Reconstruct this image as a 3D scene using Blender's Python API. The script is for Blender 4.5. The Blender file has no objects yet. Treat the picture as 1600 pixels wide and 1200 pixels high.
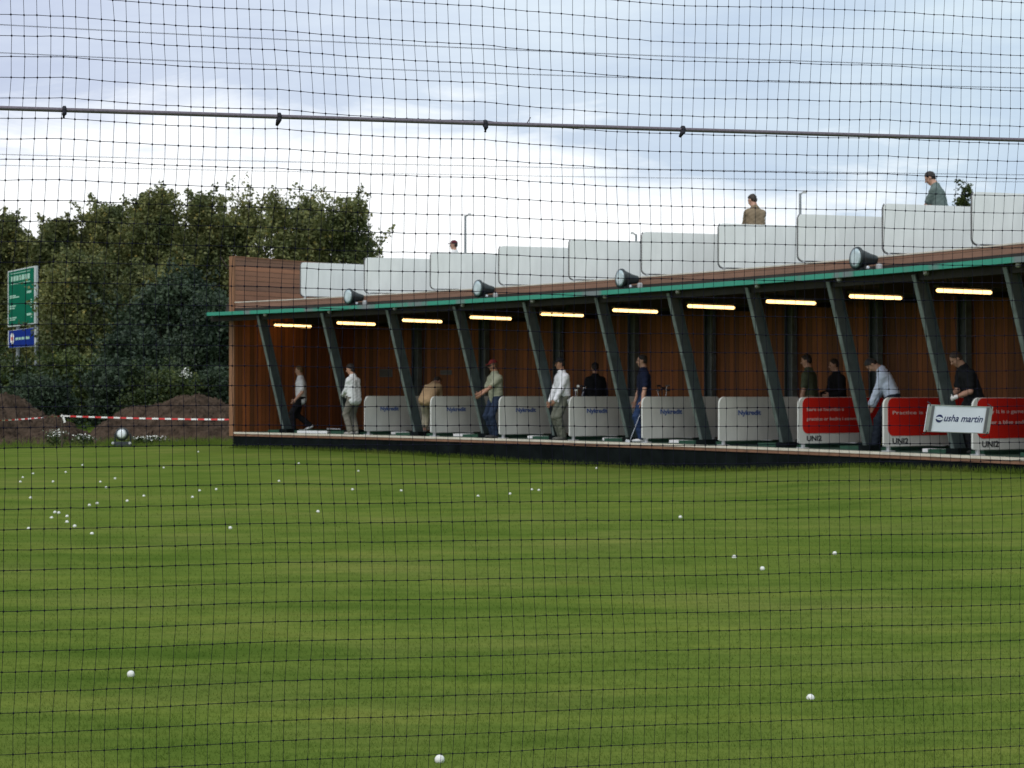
import bpy, math, random
import numpy as np
from mathutils import Vector, Matrix

random.seed(7)
rng = np.random.default_rng(11)
sc = bpy.context.scene
COL = sc.collection
R = math.radians

# ------------------------------------------------------------------ camera, sky, sun, exposure
F_PX, CX, HY, EYE = 2800.0, 800.0, 613.6, 1.57      # focal length and horizon row, in pixels of the 1600 px photograph
cam = bpy.data.cameras.new('camera'); cam_o = bpy.data.objects.new('camera', cam); COL.objects.link(cam_o)
cam.sensor_width = 36.0; cam.lens = F_PX / 1600 * 36.0
cam.clip_start = 0.05; cam.clip_end = 6000
cam_o.location = (0, 0, EYE)
cam_o.rotation_euler = (R(90) + math.atan((HY - 600) / F_PX), 0, 0)
cam.dof.use_dof = True; cam.dof.focus_distance = 2.45; cam.dof.aperture_fstop = 36.0
sc.camera = cam_o

SUN_EL, SUN_AZ = 56.0, 208.0          # azimuth the light comes from, clockwise from +Y
world = bpy.data.worlds.new('World'); sc.world = world; world.use_nodes = True
wn = world.node_tree; wn.nodes.clear()
def N(t, kind, **kw):
    n = t.nodes.new(kind)
    for k, v in kw.items():
        if k.startswith('i_'):
            key = k[2:]
            key = int(key) if key.isdigit() else key.replace('_', ' ')
            n.inputs[key].default_value = v
        else: setattr(n, k, v)
    return n
def ramp(t, stops, interp='LINEAR'):
    r = t.nodes.new('ShaderNodeValToRGB'); cr = r.color_ramp; cr.interpolation = interp
    while len(cr.elements) > 1: cr.elements.remove(cr.elements[-1])
    cr.elements[0].position = stops[0][0]; cr.elements[0].color = (*stops[0][1], 1)
    for p, c in stops[1:]:
        e = cr.elements.new(p); e.color = (*c, 1)
    return r
def mixc(t, fac, a, b, blend='MIX'):
    m = t.nodes.new('ShaderNodeMix'); m.data_type = 'RGBA'; m.blend_type = blend; m.clamp_factor = True
    for sock, v in ((m.inputs[0], fac), (m.inputs[6], a), (m.inputs[7], b)):
        if hasattr(v, 'is_output'): t.links.new(v, sock)
        elif isinstance(v, (int, float)): sock.default_value = v
        else: sock.default_value = (*v, 1)
    return m.outputs[2]
def mth(t, op, a, b=None, c=None):
    m = t.nodes.new('ShaderNodeMath'); m.operation = op
    for i, v in enumerate((a, b, c)):
        if v is None: continue
        if hasattr(v, 'is_output'): t.links.new(v, m.inputs[i])
        else: m.inputs[i].default_value = v
    return m.outputs[0]

sky = N(wn, 'ShaderNodeTexSky', sky_type='NISHITA', sun_disc=False)
sky.sun_elevation = R(SUN_EL); sky.sun_rotation = R(SUN_AZ); sky.altitude = 20; sky.air_density = 1.2; sky.dust_density = 2.5
tc = N(wn, 'ShaderNodeTexCoord'); sx = N(wn, 'ShaderNodeSeparateXYZ'); wn.links.new(tc.outputs['Generated'], sx.inputs[0])
dx, dy, dz = sx.outputs
def wnoise(scale, sxy, szz, off, detail=6, rough=.55, dist=0.0):
    cmb = N(wn, 'ShaderNodeCombineXYZ')
    wn.links.new(mth(wn, 'MULTIPLY_ADD', dx, sxy, off), cmb.inputs[0])
    wn.links.new(mth(wn, 'MULTIPLY', dy, sxy), cmb.inputs[1])
    wn.links.new(mth(wn, 'MULTIPLY', dz, szz), cmb.inputs[2])
    n = N(wn, 'ShaderNodeTexNoise', i_Scale=scale, i_Detail=detail, i_Roughness=rough, i_Distortion=dist)
    wn.links.new(cmb.outputs[0], n.inputs['Vector']); return n.outputs[0]
n1 = wnoise(3.2, 1.0, 3.4, 3.3, 7, .58, .3)
n2 = wnoise(7.0, 1.0, 4.5, 8.1, 7, .62, .5)
n3 = wnoise(1.6, 1.0, 2.0, 1.7, 3, .5)
cl = mth(wn, 'ADD', mth(wn, 'MULTIPLY', n1, .72), mth(wn, 'MULTIPLY', n2, .28))
cl = mth(wn, 'MULTIPLY', mth(wn, 'SUBTRACT', cl, .39), 3.6)               # 0 cloud base, 1 bright cloud
# the thin break of bright cloud low in the west: brighter towards z = .1 and below, stronger to the left
low = mth(wn, 'SUBTRACT', 1.0, mth(wn, 'DIVIDE', mth(wn, 'SUBTRACT', dz, .097), .05))
low = mth(wn, 'ADD', low, mth(wn, 'MULTIPLY', mth(wn, 'SUBTRACT', mth(wn, 'ADD', mth(wn, 'MULTIPLY', n1, .6), mth(wn, 'MULTIPLY', n2, .4)), .5), 6.5))
low = mth(wn, 'ADD', low, mth(wn, 'MULTIPLY', dx, -2.2))
low = mth(wn, 'MAXIMUM', mth(wn, 'MINIMUM', low, 1.0), 0.0)
hi = mth(wn, 'MULTIPLY', mth(wn, 'SUBTRACT', dz, .16), 3.0)               # paler streaks high up
hi = mth(wn, 'MAXIMUM', mth(wn, 'MINIMUM', hi, .45), 0.0)
cf = mth(wn, 'ADD', mth(wn, 'MAXIMUM', cl, 0.0), hi)
cf = mth(wn, 'MAXIMUM', mth(wn, 'MINIMUM', cf, 1.0), 0.0)
warm = mth(wn, 'MAXIMUM', mth(wn, 'MINIMUM', mth(wn, 'MULTIPLY_ADD', dx, 2.2, .5), 1.0), 0.0)
base = mixc(wn, warm, (5.9, 6.6, 8.5), (5.5, 6.9, 8.7))
pale = mixc(wn, warm, (8.3, 9.1, 10.4), (8.5, 9.8, 10.5))
cloud = mixc(wn, cf, base, pale)
cloud = mixc(wn, low, cloud, (12.6, 12.8, 13.0))
skyc = mixc(wn, .9, sky.outputs[0], cloud)
bg = N(wn, 'ShaderNodeBackground'); bg.inputs['Strength'].default_value = 0.1
wn.links.new(skyc, bg.inputs['Color'])
wo = N(wn, 'ShaderNodeOutputWorld'); wn.links.new(bg.outputs[0], wo.inputs[0])

sl = bpy.data.lights.new('sun', 'SUN'); sl.energy = 1.5; sl.angle = R(22); sl.color = (1.0, .95, .87)
so = bpy.data.objects.new('sun', sl); COL.objects.link(so)
sdir = Vector((math.sin(R(SUN_AZ)) * math.cos(R(SUN_EL)), math.cos(R(SUN_AZ)) * math.cos(R(SUN_EL)), math.sin(R(SUN_EL))))
so.rotation_euler = sdir.to_track_quat('Z', 'Y').to_euler()
sc.view_settings.view_transform = 'Standard'; sc.view_settings.look = 'None'
sc.view_settings.exposure = 0.0; sc.view_settings.gamma = 1.0
sc.cycles.max_bounces = 6; sc.cycles.diffuse_bounces = 3

# ------------------------------------------------------------------ materials
def newmat(name):
    m = bpy.data.materials.new(name); m.use_nodes = True; t = m.node_tree
    b = t.nodes['Principled BSDF']; return m, t, b
def mat(name, col, rough=.6, var=.15, scale=8.0, bump=0.0, bscale=60.0, metal=0.0, spec=.4, stretch=None):
    m, t, b = newmat(name)
    tcn = N(t, 'ShaderNodeTexCoord'); vec = tcn.outputs['Object']
    if stretch:
        mp = N(t, 'ShaderNodeMapping'); mp.inputs['Scale'].default_value = stretch
        t.links.new(vec, mp.inputs['Vector']); vec = mp.outputs[0]
    n = N(t, 'ShaderNodeTexNoise', i_Scale=scale, i_Detail=5.0, i_Roughness=.6); t.links.new(vec, n.inputs['Vector'])
    c = Vector(col)
    r = ramp(t, [(.3, tuple(c * (1 - var))), (.7, tuple(c * (1 + var)))]); t.links.new(n.outputs[0], r.inputs[0])
    t.links.new(r.outputs[0], b.inputs['Base Color'])
    b.inputs['Roughness'].default_value = rough; b.inputs['Metallic'].default_value = metal
    b.inputs['Specular IOR Level'].default_value = spec
    if bump:
        n2 = N(t, 'ShaderNodeTexNoise', i_Scale=bscale, i_Detail=3.0); t.links.new(vec, n2.inputs['Vector'])
        bp = N(t, 'ShaderNodeBump', i_Strength=bump, i_Distance=.01); t.links.new(n2.outputs[0], bp.inputs['Height'])
        t.links.new(bp.outputs[0], b.inputs['Normal'])
    return m
def emit(name, col, strength):
    m, t, b = newmat(name)
    b.inputs['Base Color'].default_value = (*col, 1); b.inputs['Emission Color'].default_value = (*col, 1)
    b.inputs['Emission Strength'].default_value = strength; return m
def plank(name, col, axis, width, var=.35, hue=(1.15, .95, .8), rough=.7):
    """boards side by side along one UV axis (UV in metres)"""
    m, t, b = newmat(name)
    uv = N(t, 'ShaderNodeUVMap'); s = N(t, 'ShaderNodeSeparateXYZ'); t.links.new(uv.outputs[0], s.inputs[0])
    a = mth(t, 'DIVIDE', s.outputs[axis], width); fl = mth(t, 'FLOOR', a); fr = mth(t, 'FRACT', a)
    wnz = N(t, 'ShaderNodeTexWhiteNoise', noise_dimensions='1D'); t.links.new(fl, wnz.inputs['W'])
    mp = N(t, 'ShaderNodeMapping'); mp.inputs['Scale'].default_value = (40, 2.5, 1) if axis == 0 else (2.5, 40, 1)
    t.links.new(uv.outputs[0], mp.inputs['Vector'])
    n = N(t, 'ShaderNodeTexNoise', i_Scale=1.0, i_Detail=6.0, i_Roughness=.65); t.links.new(mp.outputs[0], n.inputs['Vector'])
    nb = N(t, 'ShaderNodeTexNoise', i_Scale=.9, i_Detail=3.0); t.links.new(uv.outputs[0], nb.inputs['Vector'])
    c = Vector(col)
    c1 = mixc(t, wnz.outputs[0], tuple(c * (1 - var)), (c[0] * (1 + var) * hue[0], c[1] * (1 + var) * hue[1], c[2] * (1 + var) * hue[2]))
    c2 = mixc(t, n.outputs[0], (.55, .55, .55), (1.3, 1.3, 1.3)); c3 = mixc(t, 1.0, c1, c2, 'MULTIPLY')
    c4 = mixc(t, 1.0, c3, mixc(t, nb.outputs[0], (.7, .72, .75), (1.25, 1.2, 1.15)), 'MULTIPLY')
    gap = mth(t, 'LESS_THAN', mth(t, 'ABSOLUTE', mth(t, 'SUBTRACT', fr, .5)), .46)
    t.links.new(mixc(t, gap, (.012, .008, .006), c4), b.inputs['Base Color'])
    bp = N(t, 'ShaderNodeBump', i_Strength=.5, i_Distance=.006); t.links.new(gap, bp.inputs['Height']); t.links.new(bp.outputs[0], b.inputs['Normal'])
    b.inputs['Roughness'].default_value = rough; b.inputs['Specular IOR Level'].default_value = .25
    return m

def lawn_mat(name='lawn_grass', trans=0.0, gain=1.0):
    m, t, b = newmat(name)
    g = N(t, 'ShaderNodeNewGeometry'); P = g.outputs['Position']
    def nz(scale, det, st=(1, 1, 1), ro=.6):
        mp = N(t, 'ShaderNodeMapping'); mp.inputs['Scale'].default_value = st; t.links.new(P, mp.inputs['Vector'])
        n = N(t, 'ShaderNodeTexNoise', i_Scale=scale, i_Detail=det, i_Roughness=ro); t.links.new(mp.outputs[0], n.inputs['Vector']); return n.outputs[0]
    a = nz(.42, 5); c = nz(1.2, 7, (.30, 1.5, 1), .66); d = nz(6, 6, (.4, 1.3, 1), .7); e = nz(45, 3, (1, 1, 1), .7); f = nz(.75, 4, (1, 1.4, 1))
    r1 = ramp(t, [(.30, (.074, .116, .019)), (.5, (.099, .138, .026)), (.70, (.126, .150, .036))]); t.links.new(a, r1.inputs[0])
    r2 = ramp(t, [(.30, (.66, .76, .68)), (.5, (1, 1, 1)), (.70, (1.32, 1.18, 1.2))]); t.links.new(c, r2.inputs[0])
    x = mixc(t, 1.0, r1.outputs[0], r2.outputs[0], 'MULTIPLY')
    r3 = ramp(t, [(.28, (.76, .82, .76)), (.5, (1, 1, 1)), (.72, (1.2, 1.15, 1.16))]); t.links.new(d, r3.inputs[0])
    x = mixc(t, 1.0, x, r3.outputs[0], 'MULTIPLY')
    r4 = ramp(t, [(.3, (.86, .88, .85)), (.7, (1.13, 1.12, 1.12))]); t.links.new(e, r4.inputs[0])
    x = mixc(t, 1.0, x, r4.outputs[0], 'MULTIPLY')
    dry = ramp(t, [(.6, (0, 0, 0)), (.78, (.32, .32, .32))]); t.links.new(f, dry.inputs[0])
    x = mixc(t, dry.outputs[0], x, (.15, .135, .03))
    if gain != 1.0:
        gm = N(t, 'ShaderNodeVectorMath', operation='SCALE'); gm.inputs['Scale'].default_value = gain; t.links.new(x, gm.inputs[0]); x = gm.outputs[0]
    t.links.new(x, b.inputs['Base Color']); b.inputs['Roughness'].default_value = 1.0; b.inputs['Specular IOR Level'].default_value = 0.0
    bp = N(t, 'ShaderNodeBump', i_Strength=.22, i_Distance=.03); t.links.new(mth(t, 'ADD', d, mth(t, 'MULTIPLY', e, .6)), bp.inputs['Height'])
    if not trans: t.links.new(bp.outputs[0], b.inputs['Normal'])
    else:
        tr = N(t, 'ShaderNodeBsdfTranslucent'); t.links.new(x, tr.inputs['Color']); mx = N(t, 'ShaderNodeMixShader'); mx.inputs[0].default_value = trans
        t.links.new(b.outputs[0], mx.inputs[1]); t.links.new(tr.outputs[0], mx.inputs[2]); t.links.new(mx.outputs[0], t.nodes['Material Output'].inputs[0])
    return m
def leaf_mat(name, dark, light, yellow=None, trans=.25):
    m, t, b = newmat(name)
    g = N(t, 'ShaderNodeNewGeometry')
    stops = [(0, dark), (.75, light)]
    if yellow: stops += [(.93, light), (1.0, yellow)]
    r = ramp(t, stops); t.links.new(g.outputs['Random Per Island'], r.inputs[0])
    n = N(t, 'ShaderNodeTexNoise', i_Scale=.45, i_Detail=3.0); t.links.new(g.outputs['Position'], n.inputs['Vector'])
    v = ramp(t, [(.35, (.55, .62, .58)), (.65, (1.3, 1.22, 1.1))]); t.links.new(n.outputs[0], v.inputs[0])
    c = mixc(t, 1.0, r.outputs[0], v.outputs[0], 'MULTIPLY'); t.links.new(c, b.inputs['Base Color'])
    b.inputs['Roughness'].default_value = .55; b.inputs['Specular IOR Level'].default_value = .25
    tr = N(t, 'ShaderNodeBsdfTranslucent'); t.links.new(c, tr.inputs['Color'])
    mx = N(t, 'ShaderNodeMixShader'); mx.inputs[0].default_value = trans
    t.links.new(b.outputs[0], mx.inputs[1]); t.links.new(tr.outputs[0], mx.inputs[2])
    t.links.new(mx.outputs[0], t.nodes['Material Output'].inputs[0]); return m

M = {}
M['lawn'] = lawn_mat(); M['blade'] = lawn_mat('grass_blades', .6, 1.5)  # blade copy lightened in colour to offset the shaded sides of the blades
M['wall_v'] = plank('interior_vertical_boards', (.225, .098, .040), 0, .14)
M['wall_end'] = plank('lit_end_wall_vertical_boards', (.27, .105, .04), 0, .14)  # interior boards again, lightened in colour because the end wall is lit
M['wall_h'] = plank('parapet_horizontal_boards', (.33, .185, .125), 1, .13, .22)
M['fascia'] = plank('fascia_horizontal_boards', (.32, .19, .135), 1, .1, .24)
M['trimwood'] = mat('corner_trim_wood', (.25, .12, .06), .7, .2, 6, .2, 40, stretch=(8, 8, 1))
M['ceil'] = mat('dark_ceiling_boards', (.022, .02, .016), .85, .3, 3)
M['skirt'] = mat('black_base_sheeting', (.006, .0085, .0085), .95, .5, 2.5, .3, 8, spec=.05)
M['edge_white'] = mat('pale_edge_strip', (.62, .57, .48), .6, .15, 5)
M['edge_brown'] = mat('brown_edge_board', (.22, .11, .065), .7, .25, 4, .2, 30)
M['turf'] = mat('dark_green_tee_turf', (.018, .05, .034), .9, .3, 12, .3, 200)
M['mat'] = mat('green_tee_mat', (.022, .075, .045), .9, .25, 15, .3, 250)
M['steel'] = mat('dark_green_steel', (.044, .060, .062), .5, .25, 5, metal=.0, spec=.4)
M['steel_l'] = mat('lit_green_steel_flange', (.125, .155, .15), .5, .35, 4, spec=.45)  # same steel, front light put into the colour of the outer flange
M['board'] = mat('shaded_white_screen_panel', (.68, .69, .66), .45, .10, 2.2, spec=.4, stretch=(1.5, 1, .6))  # white panels of the tee bays, shade put into the colour
M['board_g'] = mat('unshaded_white_screen_panel', (.85, .87, .85), .45, .07, 2.0, spec=.4, stretch=(2, 1, .5))  # lighter copy of the white panel for the open upper deck
M['frame'] = mat('dark_grey_rubber_edge', (.12, .12, .125), .5, .2, 6)
M['red'] = mat('red_advert_sheet', (.56, .016, .010), .5, .07, 3, spec=.2)
M['white'] = mat('white_print', (.82, .82, .82), .5, .03)
M['pink'] = mat('pale_print', (.66, .50, .48), .5, .05)
M['blue'] = mat('blue_print', (.03, .09, .34), .5, .05)
M['navy'] = mat('navy_print', (.015, .022, .10), .5, .05)
M['black'] = mat('black_print', (.015, .015, .017), .5, .1)
M['tube'] = emit('warm_tube_light', (1.0, .60, .22), 3.8)
M['housing'] = mat('lamp_housing', (.05, .052, .05), .5, .2, 9)
M['flood'] = mat('floodlight_body', (.025, .032, .034), .4, .25, 9, metal=.3)
M['lens'] = mat('floodlight_glass', (.36, .45, .48), .15, .4, 4, spec=.9)  # glass paled in colour for the sky it reflects
M['sky_glare'] = mat('sky_glare_lens', (.78, .84, .88), .2, .12, 5, spec=.7)  # ground lamp lens, bright sky reflection put into its colour
M['grey'] = mat('light_grey_plastic', (.45, .46, .47), .5, .1)
M['net'] = mat('black_net_cord', (.012, .012, .022), 1.0, .2, 30, spec=.0)
M['rope'] = mat('steel_wire_rope', (.16, .135, .165), .5, .25, 300, metal=.2)
M['tie'] = mat('black_cord_tie', (.01, .01, .018), .7, .2, 50)
M['alu'] = mat('grey_aluminium', (.30, .31, .29), .45, .25, 60, metal=.4)
M['tagwhite'] = mat('enamel_white', (.66, .69, .76), .4, .05, 20)
M['soil'] = mat('dug_soil', (.056, .039, .028), 1.0, .6, 3.2, 1.0, 9, spec=.05)
M['tape_w'] = mat('tape_white', (.8, .78, .76), .5, .05); M['tape_r'] = mat('tape_red', (.6, .03, .03), .5, .05)
M['sign_green'] = mat('sign_green', (.001, .125, .072), .85, .12, 2, spec=.1); M['sign_blue'] = mat('sign_blue', (.005, .026, .22), .85, .12, 2, spec=.1)
M['sign_frame'] = mat('sign_edge', (.5, .54, .55), .45, .1); M['sign_text'] = mat('sign_text', (.33, .55, .45), .5, .2, 8)
M['post'] = mat('galvanised_post', (.26, .28, .31), .5, .15, 8, metal=.3)
M['bark'] = mat('bark', (.075, .058, .042), .9, .35, 6, .6, 20)
M['leaf_a'] = leaf_mat('poplar_leaves', (.090, .112, .040), (.225, .24, .10), (.32, .26, .07))
M['leaf_b'] = leaf_mat('olive_leaves', (.078, .096, .034), (.19, .205, .082), (.28, .22, .06))
M['leaf_c'] = leaf_mat('dark_bush_leaves', (.022, .040, .022), (.046, .072, .042), None, .15)
M['leaf_d'] = leaf_mat('mid_green_shrub_leaves', (.026, .044, .014), (.072, .10, .03), (.14, .15, .035), .2)
M['petal'] = mat('white_petals', (.75, .76, .70), .7, .1)
M['ball'] = mat('golf_ball_white', (.74, .74, .70), .4, .04, 20)
M['bag'] = mat('dark_golf_bag', (.018, .02, .026), .7, .4, 12); M['bag2'] = mat('grey_golf_bag_trim', (.14, .15, .17), .6, .3, 12)
M['yellow'] = mat('yellow_plastic', (.52, .42, .03), .5, .1)
M['cable'] = mat('overhead_cable', (.05, .055, .07), .6, .1)
M['chrome'] = mat('club_steel', (.55, .56, .58), .25, .08, metal=.8)
M['paper'] = mat('faded_notice', (.10, .095, .08), .7, .2, 6)

# ------------------------------------------------------------------ object helpers
def tag(o, label=None, cat=None, group=None, kind=None):
    if label: o['label'] = label
    if cat: o['category'] = cat
    if group: o['group'] = group
    if kind: o['kind'] = kind
    return o
def empty(name, loc, rz=0.0):
    o = bpy.data.objects.new(name, None); COL.objects.link(o); o.location = loc; o.rotation_euler = (0, 0, rz)
    o.empty_display_size = .2; return o
def link(name, me, mats, parent=None, smooth=False):
    o = bpy.data.objects.new(name, me); COL.objects.link(o)
    for m in (mats if isinstance(mats, (list, tuple)) else [mats]): me.materials.append(m)
    if smooth: me.polygons.foreach_set('use_smooth', [True] * len(me.polygons))
    if parent is not None: o.parent = parent
    return o
class MB:
    def __init__(s): s.v = []; s.f = []; s.mi = []; s.uv = []
    def face(s, pts, mi=0, uv=None):
        b = len(s.v); s.v += [tuple(p) for p in pts]; s.f.append(tuple(range(b, b + len(pts)))); s.mi.append(mi)
        s.uv += (uv if uv else [(0, 0)] * len(pts))
    def box(s, c, size, rot=None, mi=0, taper=1.0):
        x, y, z = [k / 2 for k in size]; b = len(s.v); c = Vector(c)
        for k, (i, j, l) in enumerate([(-1,-1,-1),(1,-1,-1),(1,1,-1),(-1,1,-1),(-1,-1,1),(1,-1,1),(1,1,1),(-1,1,1)]):
            tp = taper if l > 0 else 1.0
            p = Vector((i * x * tp, j * y * tp, l * z)); p = (rot @ p if rot is not None else p) + c; s.v.append(tuple(p))
        for f in [(0,3,2,1),(4,5,6,7),(0,1,5,4),(1,2,6,5),(2,3,7,6),(3,0,4,7)]:
            s.f.append(tuple(b + i for i in f)); s.mi.append(mi); s.uv += [(0, 0)] * 4
    def tube(s, pts, rad, n=8, mi=0, cap=True):
        pts = [Vector(p) for p in pts]; rr = rad if isinstance(rad, (list, tuple)) else [rad] * len(pts)
        b = len(s.v); up = Vector((0, 0, 1))
        for i, p in enumerate(pts):
            d = (pts[min(i + 1, len(pts) - 1)] - pts[max(i - 1, 0)]).normalized()
            a = d.cross(up if abs(d.z) < .95 else Vector((1, 0, 0))).normalized(); c = d.cross(a)
            for k in range(n):
                an = 2 * math.pi * k / n; s.v.append(tuple(p + (a * math.cos(an) + c * math.sin(an)) * rr[i]))
        for i in range(len(pts) - 1):
            for k in range(n):
                q = (b + i * n + k, b + i * n + (k + 1) % n, b + (i + 1) * n + (k + 1) % n, b + (i + 1) * n + k)
                s.f.append(q); s.mi.append(mi); s.uv += [(0, 0)] * 4
        if cap:
            s.f.append(tuple(b + k for k in reversed(range(n)))); s.mi.append(mi); s.uv += [(0, 0)] * n
            e = b + (len(pts) - 1) * n; s.f.append(tuple(e + k for k in range(n))); s.mi.append(mi); s.uv += [(0, 0)] * n
    def lathe(s, origin, axis, prof, n=20, mi=0):
        """profile of (distance along axis, radius)"""
        o = Vector(origin); a = Vector(axis).normalized()
        s.tube([o + a * h for h, r in prof], [max(r, 1e-4) for h, r in prof], n, mi)
    def prism(s, poly, ext, mi=0):
        """closed outline (3-D points) pushed along the vector ext"""
        e = Vector(ext); n = len(poly); b = len(s.v)
        s.v += [tuple(p) for p in poly] + [tuple(Vector(p) + e) for p in poly]
        s.f.append(tuple(b + i for i in reversed(range(n)))); s.mi.append(mi); s.uv += [(0, 0)] * n
        s.f.append(tuple(b + n + i for i in range(n))); s.mi.append(mi); s.uv += [(0, 0)] * n
        for i in range(n):
            j = (i + 1) % n; s.f.append((b + i, b + j, b + n + j, b + n + i)); s.mi.append(mi); s.uv += [(0, 0)] * 4
    def build(s, name, mats, parent=None, smooth=False):
        me = bpy.data.meshes.new(name); me.from_pydata(s.v, [], s.f); me.polygons.foreach_set('material_index', s.mi)
        ul = me.uv_layers.new(name='UVMap'); ul.data.foreach_set('uv', np.array(s.uv, dtype=np.float32).ravel())
        me.update(); return link(name, me, mats, parent, smooth)
def raw_mesh(name, v, faces, nper):
    """fast mesh from arrays of equally sized faces"""
    me = bpy.data.meshes.new(name); v = np.asarray(v, np.float32); faces = np.asarray(faces, np.int32)
    me.vertices.add(len(v)); me.vertices.foreach_set('co', v.ravel())
    me.loops.add(faces.size); me.loops.foreach_set('vertex_index', faces.ravel())
    me.polygons.add(len(faces)); me.polygons.foreach_set('loop_start', np.arange(0, faces.size, nper, dtype=np.int32))
    me.update(calc_edges=True); return me
def copy_tree(o, parent=None):
    c = o.copy(); COL.objects.link(c)
    if parent is not None: c.parent = parent
    for ch in list(o.children): copy_tree(ch, c)
    return c
def text_mesh(name, body, size, m, parent, loc, rot, shear=0.0, extrude=.002, width=None, bold=0.0, spacing=1.0):
    cu = bpy.data.curves.new(name + '_curve', 'FONT'); cu.body = body; cu.size = size; cu.extrude = extrude; cu.shear = shear
    cu.offset = bold; cu.space_character = spacing; cu.resolution_u = 3
    tmp = bpy.data.objects.new(name + '_curve', cu); COL.objects.link(tmp)
    bpy.context.view_layer.update()
    me = bpy.data.meshes.new_from_object(tmp.evaluated_get(bpy.context.evaluated_depsgraph_get()))
    bpy.data.objects.remove(tmp); bpy.data.curves.remove(cu)
    if width:
        xs = [v.co.x for v in me.vertices]; k = width / (max(xs) - min(xs)); x0 = min(xs)
        for v in me.vertices: v.co.x = (v.co.x - x0) * k
    me.materials.clear()
    o = link(name, me, m, parent); o.location = loc; o.rotation_euler = rot; return o

# ------------------------------------------------------------------ plan of the range building: a shallow arc of bays
TH0, KAP = R(39.5), R(.9)
D0 = 47.4; X0 = (366 - CX) * D0 / F_PX
TMAX = 33.0
FLOOR, TOP = EYE - 1.043, EYE + 2.387
def arc(t):
    th = TH0 + KAP * t
    return X0 + (math.sin(th) - math.sin(TH0)) / KAP, D0 + (math.cos(th) - math.cos(TH0)) / KAP, th
def W(t, d, z):
    x, y, th = arc(t); return Vector((x + math.sin(th) * d, y + math.cos(th) * d, z))
def pxx(p): return CX + F_PX * p[0] / p[1]
def t_at(px, d):
    lo, hi = -3.0, TMAX + 4
    for _ in range(60):
        m = (lo + hi) / 2
        if pxx(W(m, d, 0)) < px: lo = m
        else: hi = m
    return lo
def rz(t): return -(math.pi / 2 - 0) + (math.pi / 2 - (TH0 + KAP * t)) + 0.0      # local +X along the bays, +Y into the building

# ground height along the foot of the building (from the lower edge of its dark skirt)
foot = [(365,700),(450,702),(550,706),(650,710),(700,714),(750,716.5),(800,720.6),(850,725),(925,729),(1000,732.5),(1100,736),(1200,735.6),(1270,733),(1350,730.5),(1450,735),(1600,741)]
ft = []; fz = []
for px, py in foot:
    t = t_at(px, 0); ft.append(t); fz.append(EYE - (py - HY) / (F_PX / W(t, 0, 0)[1]))
ARC_T = np.linspace(-.5, TMAX, 340); ARC_P = np.array([W(t, 0, 0)[:2] for t in ARC_T]); ARC_Z = np.interp(ARC_T, ft, fz)
def ground_z(x, y):
    x = np.atleast_1d(np.asarray(x, float)); y = np.atleast_1d(np.asarray(y, float)); out = np.zeros(len(x))
    for s in range(0, len(x), 20000):
        dx_ = x[s:s+20000, None] - ARC_P[None, :, 0]; dy_ = y[s:s+20000, None] - ARC_P[None, :, 1]
        d2 = dx_**2 + dy_**2; i = d2.argmin(1); d = np.sqrt(d2[np.arange(len(i)), i])
        k = np.clip(1 - d / 8.0, 0, 1); k = k * k * (3 - 2 * k)
        out[s:s+20000] = ARC_Z[i] * k
    out += .015 * np.sin(x * .5 + 1) * np.sin(y * .37) * np.clip((60 - np.abs(y)) / 20, 0, 1)
    return out
def gz(x, y): return float(ground_z([x], [y])[0])
def on_ground(px, py):
    z = 0.0
    for _ in range(12):
        D = F_PX * (EYE - z) / (py - HY); x = (px - CX) * D / F_PX; z = gz(x, D)
    return Vector((x, D, z))
def at(px, py, D): return Vector(((px - CX) * D / F_PX, D, EYE - (py - HY) * D / F_PX))

# ------------------------------------------------------------------ ground and grass
gx = np.concatenate([[-3000, -900, -300, -120, -70], np.arange(-45, 45.1, .6), [70, 120, 300, 900, 3000]])
gy = np.concatenate([[-400, -60, -15], np.arange(-5, 75.1, .6), [95, 140, 300, 900, 4000]])
GX, GY = np.meshgrid(gx, gy); gzv = ground_z(GX.ravel(), GY.ravel())
nx_, ny_ = len(gx), len(gy); idx = np.arange(nx_ * ny_).reshape(ny_, nx_)
q = np.stack([idx[:-1, :-1], idx[:-1, 1:], idx[1:, 1:], idx[1:, :-1]], -1).reshape(-1, 4)
ground = link('ground', raw_mesh('ground', np.stack([GX.ravel(), GY.ravel(), gzv], -1), q, 4), M['lawn'], None, True)
tag(ground, 'mown green lawn of the golf practice range', 'lawn', kind='structure')

NB = 110000
y_ = 6.3 / (1 - rng.random(NB) * (1 - 6.3 / 30.0))                      # even density in the picture
x_ = (rng.random(NB) - .5) * (y_ * .66 + 1.5)
z_ = ground_z(x_, y_); hgt = .009 + .014 * rng.random(NB) ** 1.5 * (1 + y_ / 30); wid = .0014 * (1 + y_ / 9)
an = rng.random(NB) * 6.283; la = rng.random(NB) * 6.283; ln = hgt * (.3 + .9 * rng.random(NB))
bv = np.empty((NB, 3, 3), np.float32)
bv[:, 0] = np.stack([x_ - np.cos(an) * wid, y_ - np.sin(an) * wid, z_ - .003], -1)
bv[:, 1] = np.stack([x_ + np.cos(an) * wid, y_ + np.sin(an) * wid, z_ - .003], -1)
bv[:, 2] = np.stack([x_ + np.cos(la) * ln, y_ + np.sin(la) * ln, z_ + hgt], -1)
grass = link('grass', raw_mesh('grass', bv.reshape(-1, 3), np.arange(NB * 3).reshape(-1, 3), 3), M['blade'])
tag(grass, 'short mown grass blades on the lawn nearest the camera', 'grass', kind='stuff')

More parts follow.
